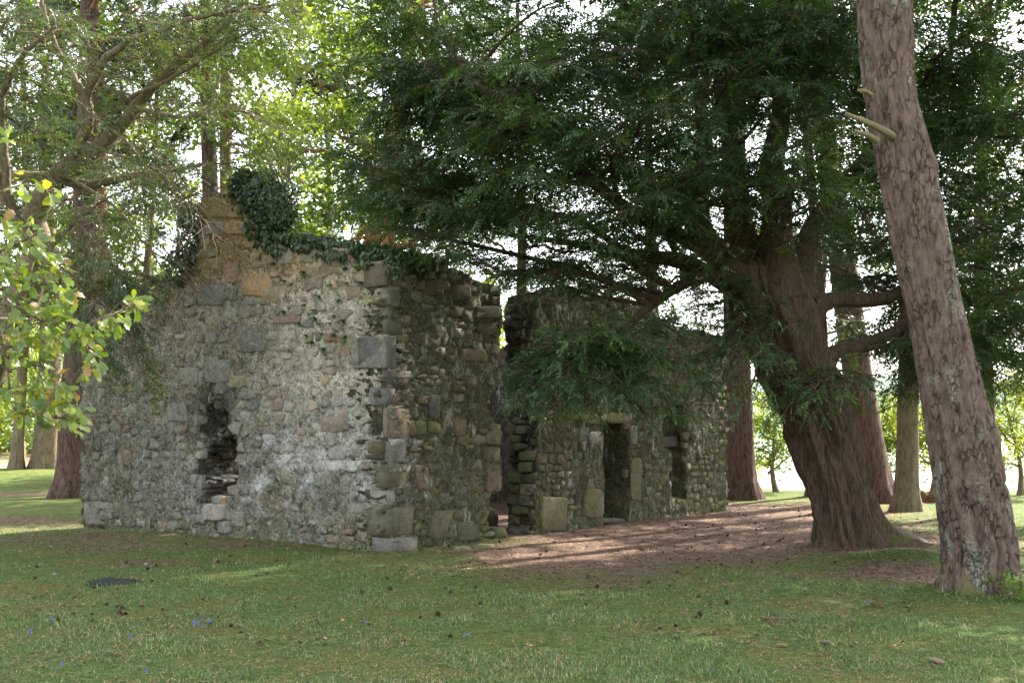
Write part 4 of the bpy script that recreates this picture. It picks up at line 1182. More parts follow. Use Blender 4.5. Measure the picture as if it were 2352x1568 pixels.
def bg_tree(name, label, px, Y, H, r, lean, z0, z1, rad, n, size, ca, cb, bark, leafkind, seed, up=.25, base_flare=.3, limbs=22, limb_r=.05, group=None, bark2=None, X=None, cat='tree'):
    global rng
    rng = np.random.default_rng(seed); random.seed(seed)
    X = (px - CX) / F * Y if X is None else X
    b = np.array([X, Y, float(gz(X, Y)) - .05])
    t = thing(name, label, cat, b, group)
    k = 40; tt = np.linspace(0, 1, k)
    path = np.stack([b[0] + lean[0] * tt + .12 * np.sin(tt * 5 + seed), b[1] + lean[1] * tt + .1 * np.cos(tt * 4 + seed), b[2] + H * tt], -1)
    rr = r * (1 - .75 * tt ** 1.3)
    a = Acc(); tube(a, path, rr, 26, (1, 1, 1), flare_fun(base_flare * 1.6, 6, seed, .35, .09, 2.2, seed, 1.2))
    a.build('trunk', MAT[bark], t, True)
    wood = Acc(); Pn, D = [], []
    per = max(1, n // limbs)
    for i in range(limbs):
        f = (i + random.random()) / limbs
        z = z0 + (z1 - z0) * f
        j = min(int(z / H * (k - 1)), k - 2)
        s_ = path[j]; az = i * 2.399 + random.uniform(-.4, .4)
        L_ = rad * (1 - .45 * abs(f - .35)) * random.uniform(.55, 1.1)
        d = unit(np.array([math.cos(az), math.sin(az), random.uniform(-.1, .5) + up]))
        tz = np.linspace(0, 1, 9)[:, None]
        q = s_ + d * L_ * tz - UP * .18 * L_ * tz ** 2 + np.cumsum(rng.normal(0, .035, (9, 3)), 0) * L_
        tube(wood, q, np.linspace(limb_r * (1.1 - .6 * f), .008, 9), 6)
        for sgn in range(5):
            f0 = random.uniform(.3, .95); i0 = int(f0 * 8); e = q[i0] + unit(rng.normal(0, 1, 3) + d + UP * .3) * L_ * random.uniform(.15, .35)
            tube(wood, np.array([q[i0], (q[i0] + e) / 2 + UP * .05, e]), [.016, .011, .004], 4, cap=False)
            m_ = per // 8 + 1
            Pn.append(e + rng.normal(0, .10 * L_, (m_, 3)) * [1, 1, .6]); D.append(unit(d + rng.normal(0, .8, (m_, 3))))
        m_ = per // 2
        g = rng.uniform(.3, 1.05, m_)[:, None]
        i0 = np.clip((g[:, 0] * 8).astype(int), 0, 8)
        Pn.append(q[i0] + rng.normal(0, .13 * L_, (m_, 3)) * [1, 1, .55]); D.append(unit(d + rng.normal(0, .8, (m_, 3))))
    wood.build('branches', MAT[bark2 or bark], t, True)
    Pn, D = np.concatenate(Pn), np.concatenate(D)
    Nn = unit(UP + rng.normal(0, .5, Pn.shape))
    tpls, mat = {'pine': (T14, 'yew_leaf'), 'broad': (CL, 'leaf'), 'small': (CLS, 'leaf'), 'spray': (LS, 'yew_leaf'), 'yew': (YS, 'yew_leaf')}[leafkind]
    lv = list(zip(Pn, D, Nn))
    put_leaves('crown', lv, tpls, size, ca, cb, t, mat, seed, .7)
    return t

PG, PG2 = (.035, .06, .035), (.075, .10, .055)
BR, BR2 = (.10, .17, .03), (.20, .27, .05)
# pines behind the ruin
bg_tree('pine_tree', 'pine trunk of dark scaly bark close behind the left end of the gable', 168, 26.2, 19, .34, (.35, .2), 6.5, 18, 3.6, 900, .42, PG, PG2, 'bark_red', 'pine', 401, bark2='bark_orange')
bg_tree('scots_pine', 'orange barked pine rising behind the left branches', 205, 31, 20, .27, (.4, 0), 9, 19.5, 4.0, 900, .45, PG, PG2, 'bark_orange', 'pine', 402)
bg_tree('scots_pine', 'grey pine trunk just left of the ivy clump on the gable', 482, 29, 20, .27, (0, 0), 9.5, 19.5, 4.2, 900, .45, PG, PG2, 'bark_red', 'pine', 403, bark2='bark_orange')
bg_tree('scots_pine', 'pine trunk close beside the grey one, directly behind the ivy clump', 524, 31, 21, .22, (.1, 0), 10, 20.5, 4.0, 800, .45, PG, PG2, 'bark_orange', 'pine', 404)
bg_tree('scots_pine', 'crooked orange limbed pine leaning right between the two yews', 770, 30, 19, .30, (3.2, 0), 6.5, 18.5, 4.4, 1100, .45, PG, PG2, 'bark_orange', 'pine', 405, limb_r=.12)
bg_tree('scots_pine', 'slim orange pine behind the foliage left of the great yew', 862, 27, 17, .2, (1.0, 0), 6, 16.5, 3.2, 700, .42, PG, PG2, 'bark_orange', 'pine', 406, limb_r=.07)
# bright broadleaf trees behind
bg_tree('broadleaf_tree', 'fresh green leafy tree behind the ivy clump', 640, 24.5, 12, .12, (.4, 0), 3.5, 11.8, 3.0, 1050, .42, BR, BR2, 'bark_grey', 'broad', 411, limb_r=.03)
bg_tree('broadleaf_tree', 'yellow green leafy tree above the left slope of the gable', 330, 33, 14, .16, (.3, 0), 3.0, 13.5, 4.2, 900, .50, BR, BR2, 'bark_grey', 'broad', 412, limb_r=.04)
bg_tree('broadleaf_tree', 'pale leafy tree between the pines and the great yew', 760, 36, 15, .16, (-.3, 0), 3.0, 14.5, 4.2, 1000, .52, BR, BR2, 'bark_grey', 'broad', 413, limb_r=.04)
bg_tree('broadleaf_tree', 'leafy tree filling the upper left corner behind the sunlit branches', 40, 34, 15, .18, (.3, 0), 4.0, 14.5, 4.8, 1000, .50, (.07, .13, .03), (.16, .22, .05), 'bark_grey', 'broad', 414, limb_r=.04)
bg_tree('conifer', 'feathery conifer behind the right part of the gable top', 950, 30, 11, .16, (0, 0), 2.5, 9.0, 2.6, 1000, .5, (.045, .085, .03), (.11, .15, .045), 'bark_red', 'spray', 415, up=-.1)
# left clearing
bg_tree('forked_tree', 'pale barked forked tree on the bank at the far left', 102, 34.5, 13, .40, (.1, .2), 4.5, 12.5, 4.0, 1300, .5, (.04, .08, .025), (.08, .13, .035), 'bark_grey', 'yew', 421, limb_r=.1)
bg_tree('small_tree', 'thin young tree standing in the pink meadow', 42, 44, 5.0, .13, (.25, 0), 1.9, 4.9, 1.9, 260, .45, BR, BR2, 'bark_grey', 'small', 422, limb_r=.03, limbs=12)
# right side, by the lake
bg_tree('redwood_tree', 'straight reddish trunk between the ruin end and the great yew', 1710, 25.5, 18, .33, (-.35, 0), 5.0, 17, 3.2, 1100, .58, (.03, .06, .025), (.06, .10, .035), 'bark_red', 'spray', 431, up=-.1)
bg_tree('pine_tree', 'leaning pine trunk half hidden behind the great yew trunk', 2030, 24.5, 16, .36, (-2.6, .4), 8.5, 15.5, 3.0, 800, .42, (.03, .055, .025), (.055, .09, .035), 'bark_red', 'spray', 432)
bg_tree('pine_tree', 'straight slim trunk seen between the great yew and the front pine', 2092, 22.0, 15, .22, (-.25, .2), 3.4, 14.5, 2.5, 1000, .55, (.03, .055, .025), (.055, .09, .035), 'bark_grey', 'spray', 433, up=-.05)
bg_tree('pine_tree', 'dark narrow trunk just left of the great yew base', 1893, 21.2, 13, .13, (-.5, .3), 7.5, 12.5, 2.0, 400, .4, (.03, .055, .025), (.055, .09, .035), 'bark_red', 'spray', 434)
bg_tree('conifer', 'dark conifer behind the low yew bough over the side wall', 1500, 27, 13, .18, (0, 0), 3.2, 12.5, 2.9, 1400, .45, (.03, .06, .025), (.07, .11, .035), 'bark_red', 'spray', 435, up=-.1)
bg_tree('conifer', 'dark conifer behind the front pine at the right edge', 2260, 21.5, 12, .18, (.1, 0), 3.6, 11.5, 2.7, 1200, .46, (.028, .055, .022), (.06, .10, .032), 'bark_red', 'yew', 436, up=-.1)
bg_tree('conifer', 'dark conifer at the far right edge overhanging the lake', 2440, 18.5, 11, .2, (.1, 0), 2.6, 10.5, 3.0, 1200, .45, (.028, .055, .022), (.06, .10, .032), 'bark_red', 'yew', 437, up=-.1)
bg_tree('conifer', 'thin dark conifer behind the fork of the great yew', 1880, 26.5, 14, .16, (.2, 0), 3.2, 13.5, 2.8, 1200, .5, (.03, .06, .025), (.065, .105, .035), 'bark_red', 'spray', 438, up=-.1)
bg_tree('conifer', 'tall dark conifer behind the doorway gap', 1180, 29, 13, .18, (.2, 0), 3.0, 12.5, 2.9, 1300, .45, (.035, .07, .028), (.08, .125, .04), 'bark_red', 'spray', 439, up=-.1)
bg_tree('conifer', 'dense added shade conifer off the right edge, crown reaching in behind the front pine', 0, 13.8, 14, .22, (.1, 0), 3.2, 13.4, 3.6, 2600, .64, (.028, .058, .022), (.055, .10, .032), 'bark_red', 'yew', 440, up=-.05, X=9.6, limbs=34)  # added mostly out of view to block sun from the lawn
# lake shore shrubs
for i, (px, Y, H, rad, lab) in enumerate(((1790, 29.0, 2.4, 1.5, 'bright green shrub on the lake shore left of the great yew trunk'), (2035, 29.5, 2.3, 1.3, 'bright shrub by the water behind the leaning trunk'), (2150, 28.5, 2.2, 1.4, 'sunlit shrub by the water just left of the front pine'), (2340, 27, 2.9, 1.7, 'sunlit shrub at the right edge by the water'), (1690, 31, 2.2, 1.1, 'pale shrub at the water just beyond the ruin end'))):
    bg_tree('shrub', lab, px, Y, H, .06, (-.3, 0), .55, H, rad, 420, .32, (.14, .20, .04), (.27, .32, .08), 'bark_grey', 'small', 450 + i, limbs=14, limb_r=.03, up=.5, group='shrubs along the lake shore', cat='shrub')

# far woodland across the meadow: one mass
rng = np.random.default_rng(99); random.seed(99)
a = Acc()
n = 4500
x = rng.uniform(-62, 4, n); y = rng.uniform(58, 80, n)
top = 4.5 + 9 * fbm(np.stack([x * .12, y * .12, x * 0], -1), 12, 3)
z = gz(x, y) + rng.uniform(0, 1, n) ** 1.1 * top
Pn = np.stack([x, y, z], -1)
assemble(a, cluster_tpl(8, 9, .5), Pn, rnd_unit(n), rnd_unit(n), rng.uniform(.8, 1.5, n), leaf_cols(Pn, (.09, .15, .03), (.20, .26, .06), 5, .25))
a.build('far_woodland', MAT['leaf'], None, False, 'stuff')

# ------------------------------------------------------------------ oak branch at left, in the sun
ob = P(-260, 1300, 7.6); ob[2] = 0
oak = thing('oak_tree', 'young oak reaching in from the left edge with bright yellow green lobed leaves', 'oak', ob)
wood = Acc()
OS = [
 [(-260, 1300, 7.6, .09), (-220, 1000, 7.6, .075), (-150, 780, 7.5, .06), (-120, 600, 7.5, .045), (-100, 420, 7.5, .03), (-60, 330, 7.5, .015)],
 [(-150, 780, 7.5, .03), (-40, 700, 7.5, .018), (46, 708, 7.45, .013), (113, 746, 7.4, .010), (168, 758, 7.4, .008), (235, 733, 7.35, .006), (294, 708, 7.3, .004), (332, 687, 7.3, .002)],
 [(-200, 920, 7.6, .03), (-60, 830, 7.5, .018), (0, 800, 7.4, .012), (18, 850, 7.4, .010), (30, 935, 7.4, .008), (97, 960, 7.4, .005), (180, 955, 7.3, .003)],
 [(-120, 600, 7.5, .03), (-40, 590, 7.5, .015), (40, 560, 7.4, .009), (100, 530, 7.4, .004)],
 [(-110, 500, 7.5, .02), (-20, 450, 7.5, .01), (60, 425, 7.4, .006), (130, 445, 7.4, .003)],
 [(46, 708, 7.45, .010), (80, 660, 7.4, .007), (140, 650, 7.4, .004)],
 [(18, 850, 7.4, .008), (90, 840, 7.4, .006), (160, 880, 7.4, .004), (190, 910, 7.4, .002)],
 [(168, 758, 7.4, .006), (200, 800, 7.4, .004), (215, 840, 7.4, .002)],
]
opts = []
for st in OS:
    q = crom(np.array([[*P(x, y, Y), r] for x, y, Y, r in st]), 8 * len(st))
    tube(wood, q[:, :3], q[:, 3], 7); opts.append(q[:, :3])
opts = np.concatenate(opts)
# lobed leaf
lv = [(0, 0)]
for t, w_ in ((.12, .05), (.2, .13), (.28, .10), (.38, .22), (.47, .15), (.58, .27), (.68, .17), (.8, .22), (.9, .10)): lv.append((t, w_))
Vl = []; nl = len(lv)
for t, w_ in lv: Vl.append((t, 0, -.10 * t * t))
for s_ in (1, -1):
    for t, w_ in lv: Vl.append((t + .03 * (w_ > .16), s_ * w_, .10 * w_ * 2 - .14 * t * t))
Vl.append((1.0, 0, -.14)); Vl = np.array(Vl, float); tipi = len(Vl) - 1
Tl = []
for s_ in (0, 1):
    o_ = nl * (1 + s_)
    for i in range(nl - 1):
        for t_ in ((i, i + 1, o_ + i + 1), (i, o_ + i + 1, o_ + i)):
            Tl.append(t_ if s_ else t_[::-1])
    Tl.append((nl - 1, tipi, o_ + nl - 1) if s_ else (nl - 1, o_ + nl - 1, tipi))
OKC = ((.15, .23, .035), (.20, .27, .04), (.11, .19, .035), (.27, .29, .05), (.32, .20, .06))
oak_mesh = []
for i, c in enumerate(OKC):
    a = Acc(); V2 = Vl.copy(); V2[:, 2] += .05 * np.sin(V2[:, 0] * 6 + i) ; V2[:, 1] *= 1 + .12 * (i - 2) / 2
    a.add(V2, Tl, None, c); oak_mesh.append(a.mesh('leaf')); oak_mesh[-1].materials.append(MAT['oak_leaf'])
CLU = [(60, 545, 42, 17), (18, 600, 40, 13), (110, 615, 46, 17), (140, 670, 32, 10), (40, 655, 46, 16), (60, 730, 50, 19), (130, 750, 42, 16), (190, 765, 36, 14), (250, 735, 28, 11), (300, 700, 26, 11), (25, 790, 42, 13), (90, 795, 38, 11), (212, 806, 18, 5), (212, 838, 14, 4), (60, 850, 38, 10), (110, 868, 34, 9), (30, 900, 30, 8), (60, 925, 40, 13), (100, 952, 34, 10), (150, 888, 26, 8), (160, 940, 34, 13), (176, 968, 22, 6), (62, 425, 34, 6), (115, 442, 18, 4), (8, 330, 20, 3), (20, 520, 26, 8)]
nleaf = 0
extra = [Acc() for _ in oak_mesh]
for (px, py, rp, n_) in CLU:
    for i in range(int(n_ * 2.3)):
        th, rr_ = random.uniform(0, 6.28), math.sqrt(random.random()) * rp
        p = P(px + math.cos(th) * rr_, py + math.sin(th) * rr_ * .8, 7.4 + random.uniform(-.18, .18))
        j = np.argmin(((opts - p) ** 2).sum(1)); bpt = opts[j]
        tube(wood, np.array([bpt, (bpt + p) / 2 + UP * .015, p]), [.003, .002, .0012], 3, cap=False)
        d = unit((p - bpt) * 4 + rng.normal(0, .55, 3) + np.array([.35, 0, -.45]))
        nrm = unit(UP * .8 + np.array([.1, -.55, 0]) + rng.normal(0, .4, 3))
        y_ = unit(np.cross(nrm, d)); z_ = np.cross(d, y_)
        k = random.choices(range(5), [4, 4, 3, 1.6, .5])[0]
        s_ = random.uniform(.075, .125)
        if i >= n_:
            tv = np.array([v.co[:] for v in oak_mesh[k].vertices])
            extra[k].add(p + s_ * (tv[:, :1] * d + tv[:, 1:2] * y_ + tv[:, 2:] * z_), Tl, None, OKC[k]); continue
        lo = bpy.data.objects.new('leaf', oak_mesh[k]); COL.objects.link(lo); lo.parent = oak
        Mx = Matrix(((d[0] * s_, y_[0] * s_, z_[0] * s_, p[0] - ob[0]), (d[1] * s_, y_[1] * s_, z_[1] * s_, p[1] - ob[1]), (d[2] * s_, y_[2] * s_, z_[2] * s_, p[2] - ob[2]), (0, 0, 0, 1)))
        lo.matrix_local = Mx; nleaf += 1
wood.build('branches', MAT['bark_twig'], oak, True)
ea = Acc()
for e in extra:
    if e.n: ea.add(np.concatenate(e.V), np.concatenate(e.T), None, np.concatenate(e.C))
ea.build('inner_leaves', MAT['oak_leaf'], oak, False, 'stuff')
print('oak leaves', nleaf)

# ------------------------------------------------------------------ ivy on the gable, saplings, ferns
IV = np.array([(0, 0, 0), (.28, .42, .03), (.5, .2, .05), (1, 0, -.05), (.5, -.2, .05), (.28, -.42, .03)], float), np.array([(0, 2, 1), (0, 3, 2), (0, 4, 3), (0, 5, 4)])
def ivy(name, label, blobs, n, seed, size=.066):
    global rng
    rng = np.random.default_rng(seed)
    c0 = P(*blobs[0][:3])
    t = thing(name, label, 'ivy', (c0[0], c0[1], 0) if False else c0)
    Pn, Nn = [], []
    tot = sum(b[5] for b in blobs)
    for (px, py, Y, rx, rz, wgt) in blobs:
        c = P(px, py, Y); m_ = int(n * wgt / tot)
        u = rnd_unit(m_)
        rad_ = (1 - .35 * rng.random(m_) ** 2)[:, None] * (1 + .42 * (fbm(u * 2.6 + c, seed, 3) - .5) * 2)[:, None]
        Pn.append(c + u * rad_ * [rx, rx * .9, rz]); Nn.append(u)
    Pn, Nn = np.concatenate(Pn), np.concatenate(Nn)
    D = unit(rng.normal(0, .5, Pn.shape) - UP * .9 + Nn * .25)
    N2 = unit(Nn + rng.normal(0, .4, Pn.shape) + UP * .3)
    a = Acc(); assemble(a, IV, Pn, D, N2, size * rng.uniform(.6, 1.25, len(Pn)), np.clip(leaf_cols(Pn, (.03, .058, .02), (.06, .10, .035), seed, 3), .006, 1))
    a.build('leaves', MAT['ivy'], t, False, 'stuff')
    a = Acc()
    for i in range(14):
        b = blobs[random.randrange(min(len(blobs), 8))]; c = P(*b[:3])
        s_ = c + np.array([random.uniform(-.8, .8) * b[3], -b[3] * .5, -b[4] * .6]); e_ = c + np.array([random.uniform(-1, 1) * b[3], random.uniform(-.7, .7) * b[3], random.uniform(.6, 1.25) * b[4]])
        tube(a, crom([s_, (s_ + e_) / 2 + rng.normal(0, .06, 3), e_], 8), np.linspace(.009, .003, 8), 4, cap=False)
    a.build('stems', MAT['bark_twig'], t, True, 'stuff')
    return t
gY = lambda px: (lambda k: GAB.o[1] + k * GAB.d[1])(GAB.uv(px, 900)[0]) + .38
ivy('ivy_clump', 'dense round dark ivy clump sitting on the chimney stub of the gable', [(598, 455, gY(598), .43, .40, 5), (575, 430, gY(575), .30, .24, 2), (635, 470, gY(630), .34, .40, 3), (610, 505, gY(610), .28, .25, 1.5), (640, 500, gY(640) + .1, .25, .26, 1.2)], 11000, 501, .058)
ivy('ivy_mat', 'ivy mat trailing along the right slope of the gable top', [(640, 548, gY(640), .34, .07, 1), (690, 548, gY(690), .36, .07, 1), (740, 556, gY(740), .36, .07, 1), (790, 566, gY(790), .36, .07, 1), (835, 578, gY(835), .34, .12, 1), (880, 586, gY(880), .34, .12, 1.2), (930, 592, 14.7, .34, .10, 1.2), (985, 598, 15.1, .3, .08, .7)] + [(x, y, gY(x) - .44, r, h, w) for x, y, r, h, w in ((636, 572, .16, .09, .2), (604, 548, .12, .16, .25), (700, 568, .2, .06, .2), (765, 584, .24, .08, .25), (790, 602, .05, .10, .08), (838, 602, .16, .07, .2), (572, 520, .07, .16, .2))] + [(905, 606, 14.1, .14, .2, .35), (960, 606, 14.7, .12, .14, .25)], 6200, 502)
ivy('ivy_strip', 'ivy hanging down the left slope of the gable', [(448, 500, gY(446) - .4, .24, .24, 1), (434, 560, gY(432) - .4, .22, .32, 1), (418, 615, gY(416) - .4, .28, .26, 1), (385, 645, gY(385), .3, .1, 1)], 3000, 503)

def sapling(label, stems, nl, size, ca, cb, seed, spread=.35):
    global rng
    rng = np.random.default_rng(seed); random.seed(seed)
    b = P(*stems[0][0]); t = thing('sapling', label, 'sapling', b)
    Pn = []
    for st in stems:
        a = Acc()
        q = crom(np.array([P(*p) for p in st]), 20)
        tube(a, q, np.linspace(.013, .003, 20), 5)
        for i in range(7):
            j = random.randrange(7, 19); e = q[j] + unit(rng.normal(0, 1, 3) + UP * .6) * random.uniform(.2, .6)
            tube(a, np.array([q[j], (q[j] + e) / 2, e]), [.005, .004, .002], 4, cap=False)
            Pn.append(q[j] + (e - q[j]) * rng.uniform(.3, 1.1, (max(1, nl // len(stems) // 7), 1)) + rng.normal(0, spread * .25, (max(1, nl // len(stems) // 7), 3)))
        a.build('stem', MAT['bark_twig'], t, True)
    Pn = np.concatenate(Pn); m_ = len(Pn)
    a = Acc(); assemble(a, IV, Pn, unit(rng.normal(0, .6, (m_, 3)) - UP * .3), unit(UP + rng.normal(0, .5, (m_, 3))), size * rng.uniform(.7, 1.3, m_), leaf_cols(Pn, ca, cb, seed, 2))
    a.build('leaves', MAT['leaf'], t, False, 'stuff')
sapling('slender sapling with fresh green leaves growing out of the ivy clump', [[(655, 400, 16.6), (668, 300, 16.6), (690, 240, 16.6), (705, 140, 16.6), (720, 60, 16.6)], [(625, 395, 16.6), (612, 330, 16.6), (606, 270, 16.6)], [(640, 395, 16.6), (640, 320, 16.6), (645, 260, 16.6)], [(665, 395, 16.6), (700, 300, 16.6), (760, 230, 16.6)]], 700, .085, (.15, .24, .04), (.26, .34, .06), 511)
sapling('thin sapling standing above the left slope of the gable', [[(318, 640, 18.2), (312, 560, 18.2), (308, 480, 18.2), (310, 400, 18.2)]], 80, .07, (.16, .24, .05), (.25, .33, .07), 512)

# small fern tufts rooted in the gable joints
rng = np.random.default_rng(61); random.seed(61)
def tuft_mesh(nf, L_, seed):
    r = np.random.default_rng(seed); a = Acc()
    for i in range(nf):
        az = r.uniform(-1.3, 1.3) + math.pi; d = np.array([math.sin(az) , -abs(math.cos(az)) * .7 - .25, r.uniform(-.3, .6)])
        d = unit(d); l = L_ * r.uniform(.6, 1.2); s_ = unit(np.cross(d, UP))
        V, T = [], []
        for k in range(5):
            t = k / 4; w_ = .012 * (1 - t * .8)
            c = d * l * t - UP * l * .55 * t * t
            V += [c - s_ * w_, c + s_ * w_]
        for k in range(4): T += [(2 * k, 2 * k + 1, 2 * k + 3), (2 * k, 2 * k + 3, 2 * k + 2)]
        a.add(np.array(V), T, None, np.array([.045, .085, .022]) * r.uniform(.6, 1.6))
    me = a.mesh('fern_tuft'); me.materials.append(MAT['ivy']); return me
TM = [tuft_mesh(16, .09, 1), tuft_mesh(22, .11, 2), tuft_mesh(13, .075, 3)]
ang_g = math.atan2(-GAB.n[0], GAB.n[1]) + math.pi
for i, (px, py) in enumerate(((757, 600), (700, 625), (655, 645), (672, 652), (735, 680), (722, 712), (770, 725), (790, 735), (735, 745), (742, 765), (770, 768), (705, 770), (720, 785), (745, 800), (760, 655), (800, 650), (832, 648), (850, 700), (795, 772), (690, 742), (700, 700), (872, 745), (655, 715), (630, 605), (780, 690), (725, 730), (758, 742))):
    k, z = GAB.uv(px, py); p = GAB.to3(k, z, .02)
    o = obj('fern_tuft', TM[i % 3]); o.location = tuple(p); o.rotation_euler = (0, 0, ang_g); s_ = random.uniform(.7, 1.25); o.scale = (s_, s_, s_)
    tag(o, 'small dark green fern tuft rooted in the upper gable joints', 'fern', 'fern tufts on the gable')
k, z = SIDE.uv(912, 708); p = SIDE.to3(k, z, .03)
o = obj('corner_fern', TM[1].copy()); o.location = tuple(p); o.rotation_euler = (0, 0, .6); o.scale = (1.6,) * 3
tag(o, 'brighter green fern on the dark side wall beside the ruin corner', 'fern')

# herbs along the foot of the gable
def herb(label, px, py, w_, n_, seed, col=(.04, .085, .025), hgt=.16):
    r = np.random.default_rng(seed)
    g = G(px, py); t = thing('herb', label, 'plant', (g[0], g[1], float(gz(g[0], g[1]))))
    a = Acc(); m_ = n_ * 9
    Pn = np.stack([r.normal(g[0], w_, m_), r.normal(g[1], .07, m_), r.uniform(.0, hgt, m_)], -1); Pn[:, 2] += gz(Pn[:, 0], Pn[:, 1])
    assemble(a, IV, Pn, unit(r.normal(0, 1, (m_, 3))), unit(UP + r.normal(0, .4, (m_, 3))), r.uniform(.025, .06, m_), np.array(col) * r.uniform(.6, 1.5, (m_, 1)))
    a.build('leaves', MAT['leaf'], t, False, 'stuff')
herb('low leafy herb below the hole in the gable', 545, 1228, .16, 34, 1)
herb('wide leafy herb patch at the gable foot left of the corner', 735, 1240, .30, 60, 2)
herb('leafy herb at the gable foot close to the ruin corner', 815, 1252, .22, 50, 3)
herb('small herb under the left part of the hole', 455, 1218, .10, 20, 4)
herb('fresh green bracken sprout at the foot of the front pine', 2338, 1392, .08, 26, 5, (.12, .2, .04), .22)

# ------------------------------------------------------------------ grass, needles
rng = np.random.default_rng(17); random.seed(17)
n = 460000
y = np.exp(rng.uniform(math.log(5.6), math.log(21), n)); x = rng.uniform(-1, 1, n) * (.53 * y + 1.5)
lm = litter_mask(x, y)
pn = fbm(np.stack([x * 2.1, y * 2.1, x * 0], -1), 81, 3)
keep = rng.random(n) > np.clip(lm * 1.5, 0, .985)
keep &= rng.random(n) < .42 + .6 * smooth(.35, .62, pn)
dC = np.stack([x - pC[0], y - pC[1]], -1)
def inruin(x, y):
    u = (x - pC[0]) * GAB.d[0] + (y - pC[1]) * GAB.d[1]; v = (x - pC[0]) * SIDE.d[0] + (y - pC[1]) * SIDE.d[1]
    return (u > -.02) & (u < GAB.L) & (v > -.02) & (v < SIDE.L)
keep &= ~inruin(x, y)
x, y = x[keep], y[keep]; pn = pn[keep]; n = len(x)
z = gz(x, y)
hgt = rng.uniform(.010, .030, n) * (.6 + .9 * smooth(.4, .7, pn)); hgt[rng.random(n) < .05] *= 2.1
wd = np.clip(.0026 + .0002 * y, .002, .007) * rng.uniform(.7, 1.3, n)
az = rng.uniform(0, 6.283, n); lean_ = rng.uniform(.2, 1.5, n)
dx, dy = np.cos(az), np.sin(az)
b0 = np.stack([x - dy * wd, y + dx * wd, z - .006], -1); b1 = np.stack([x + dy * wd, y - dx * wd, z - .006], -1)
m0 = np.stack([x + dx * hgt * lean_ * .35, y + dy * hgt * lean_ * .35, z + hgt * .7], -1)
sd = np.stack([-dy * wd * .6, dx * wd * .6, wd * 0], -1)
t0 = np.stack([x + dx * hgt * lean_, y + dy * hgt * lean_, z + hgt * rng.uniform(.5, 1.05, n)], -1)
V = np.stack([b0, b1, t0], 1).reshape(-1, 3)
T = np.arange(n * 3).reshape(-1, 3)
g1, g2, g3 = np.array([.06, .13, .042]), np.array([.19, .30, .10]), np.array([.42, .35, .22])
w_ = rng.random((n, 1)); c = g1 * (1 - w_) + g2 * w_
st = rng.random(n) < .10 + .16 * smooth(.5, .62, fbm(np.stack([x * 1.1, y * 1.1, x * 0], -1), 88, 3)); c[st] = g3 * rng.uniform(.6, 1.2, (st.sum(), 1))
bl = rng.random(n) < .12; c[bl] = np.array([.06, .13, .07]) * rng.uniform(.8, 1.3, (bl.sum(), 1))
a = Acc(); a.add(V, T, None, np.repeat(c, 3, 0))
a.build('grass', MAT['grass'], None, False, 'stuff')

n = 95000
y = np.exp(rng.uniform(math.log(6), math.log(25), n)); x = rng.uniform(-1, 1, n) * (.5 * y + 1)
keep = rng.random(n) < np.clip(litter_mask(x, y) * 1.3 + .22, 0, 1); x, y = x[keep], y[keep]; n = len(x)
z = gz(x, y) + rng.uniform(.004, .014, n); az = rng.uniform(0, 3.14, n); ln = rng.uniform(.03, .09, n); wd = .0013 + .00016 * y
dx, dy = np.cos(az) * ln, np.sin(az) * ln
V = np.stack([np.stack([x - np.sin(az) * wd, y + np.cos(az) * wd, z], -1), np.stack([x + np.sin(az) * wd, y - np.cos(az) * wd, z], -1), np.stack([x + dx, y + dy, z + rng.uniform(-.003, .012, n)], -1)], 1).reshape(-1, 3)
a = Acc(); a.add(V, np.arange(n * 3).reshape(-1, 3), None, np.repeat(rng.choice([.22, .4, .8, 1.3, 1.9], (n, 1)) * rng.uniform(.8, 1.2, (n, 1)) * [1, .95, .9], 3, 0))
a.build('pine_needles', MAT['needle'], None, False, 'stuff')
n = 16000                                              # cone scales, bark crumbs and bits of twig in the litter
y = np.exp(rng.uniform(math.log(8), math.log(25), n)); x = rng.uniform(-1, 1, n) * (.5 * y + 1)
keep = rng.random(n) < np.clip(litter_mask(x, y) * 1.2 + .04, 0, 1); x, y = x[keep], y[keep]; n = len(x)
z = gz(x, y) + .004; az = rng.uniform(0, 6.28, n); s1 = rng.uniform(.008, .026, n); s2 = s1 * rng.uniform(.3, .9, n)
cx_, sx_ = np.cos(az), np.sin(az)
V = np.stack([np.stack([x - cx_ * s1, y - sx_ * s1, z], -1), np.stack([x + sx_ * s2, y - cx_ * s2, z], -1), np.stack([x + cx_ * s1, y + sx_ * s1, z + rng.uniform(0, .01, n)], -1), np.stack([x - sx_ * s2 * .7, y + cx_ * s2 * .7, z + s2 * .8], -1)], 1).reshape(-1, 3)
b_ = (np.arange(n) * 4)[:, None, None]
a = Acc(); a.add(V, (b_ + np.array([[0, 1, 3], [1, 2, 3], [0, 1, 2]])[None]).reshape(-1, 3), None, np.repeat(rng.choice([.18, .3, .5, 1.4], (n, 1), p=[.35, .3, .2, .15]) * np.array([[1, .9, .82]]), 4, 0))
a.build('litter_crumbs', MAT['needle'], None, False, 'stuff')

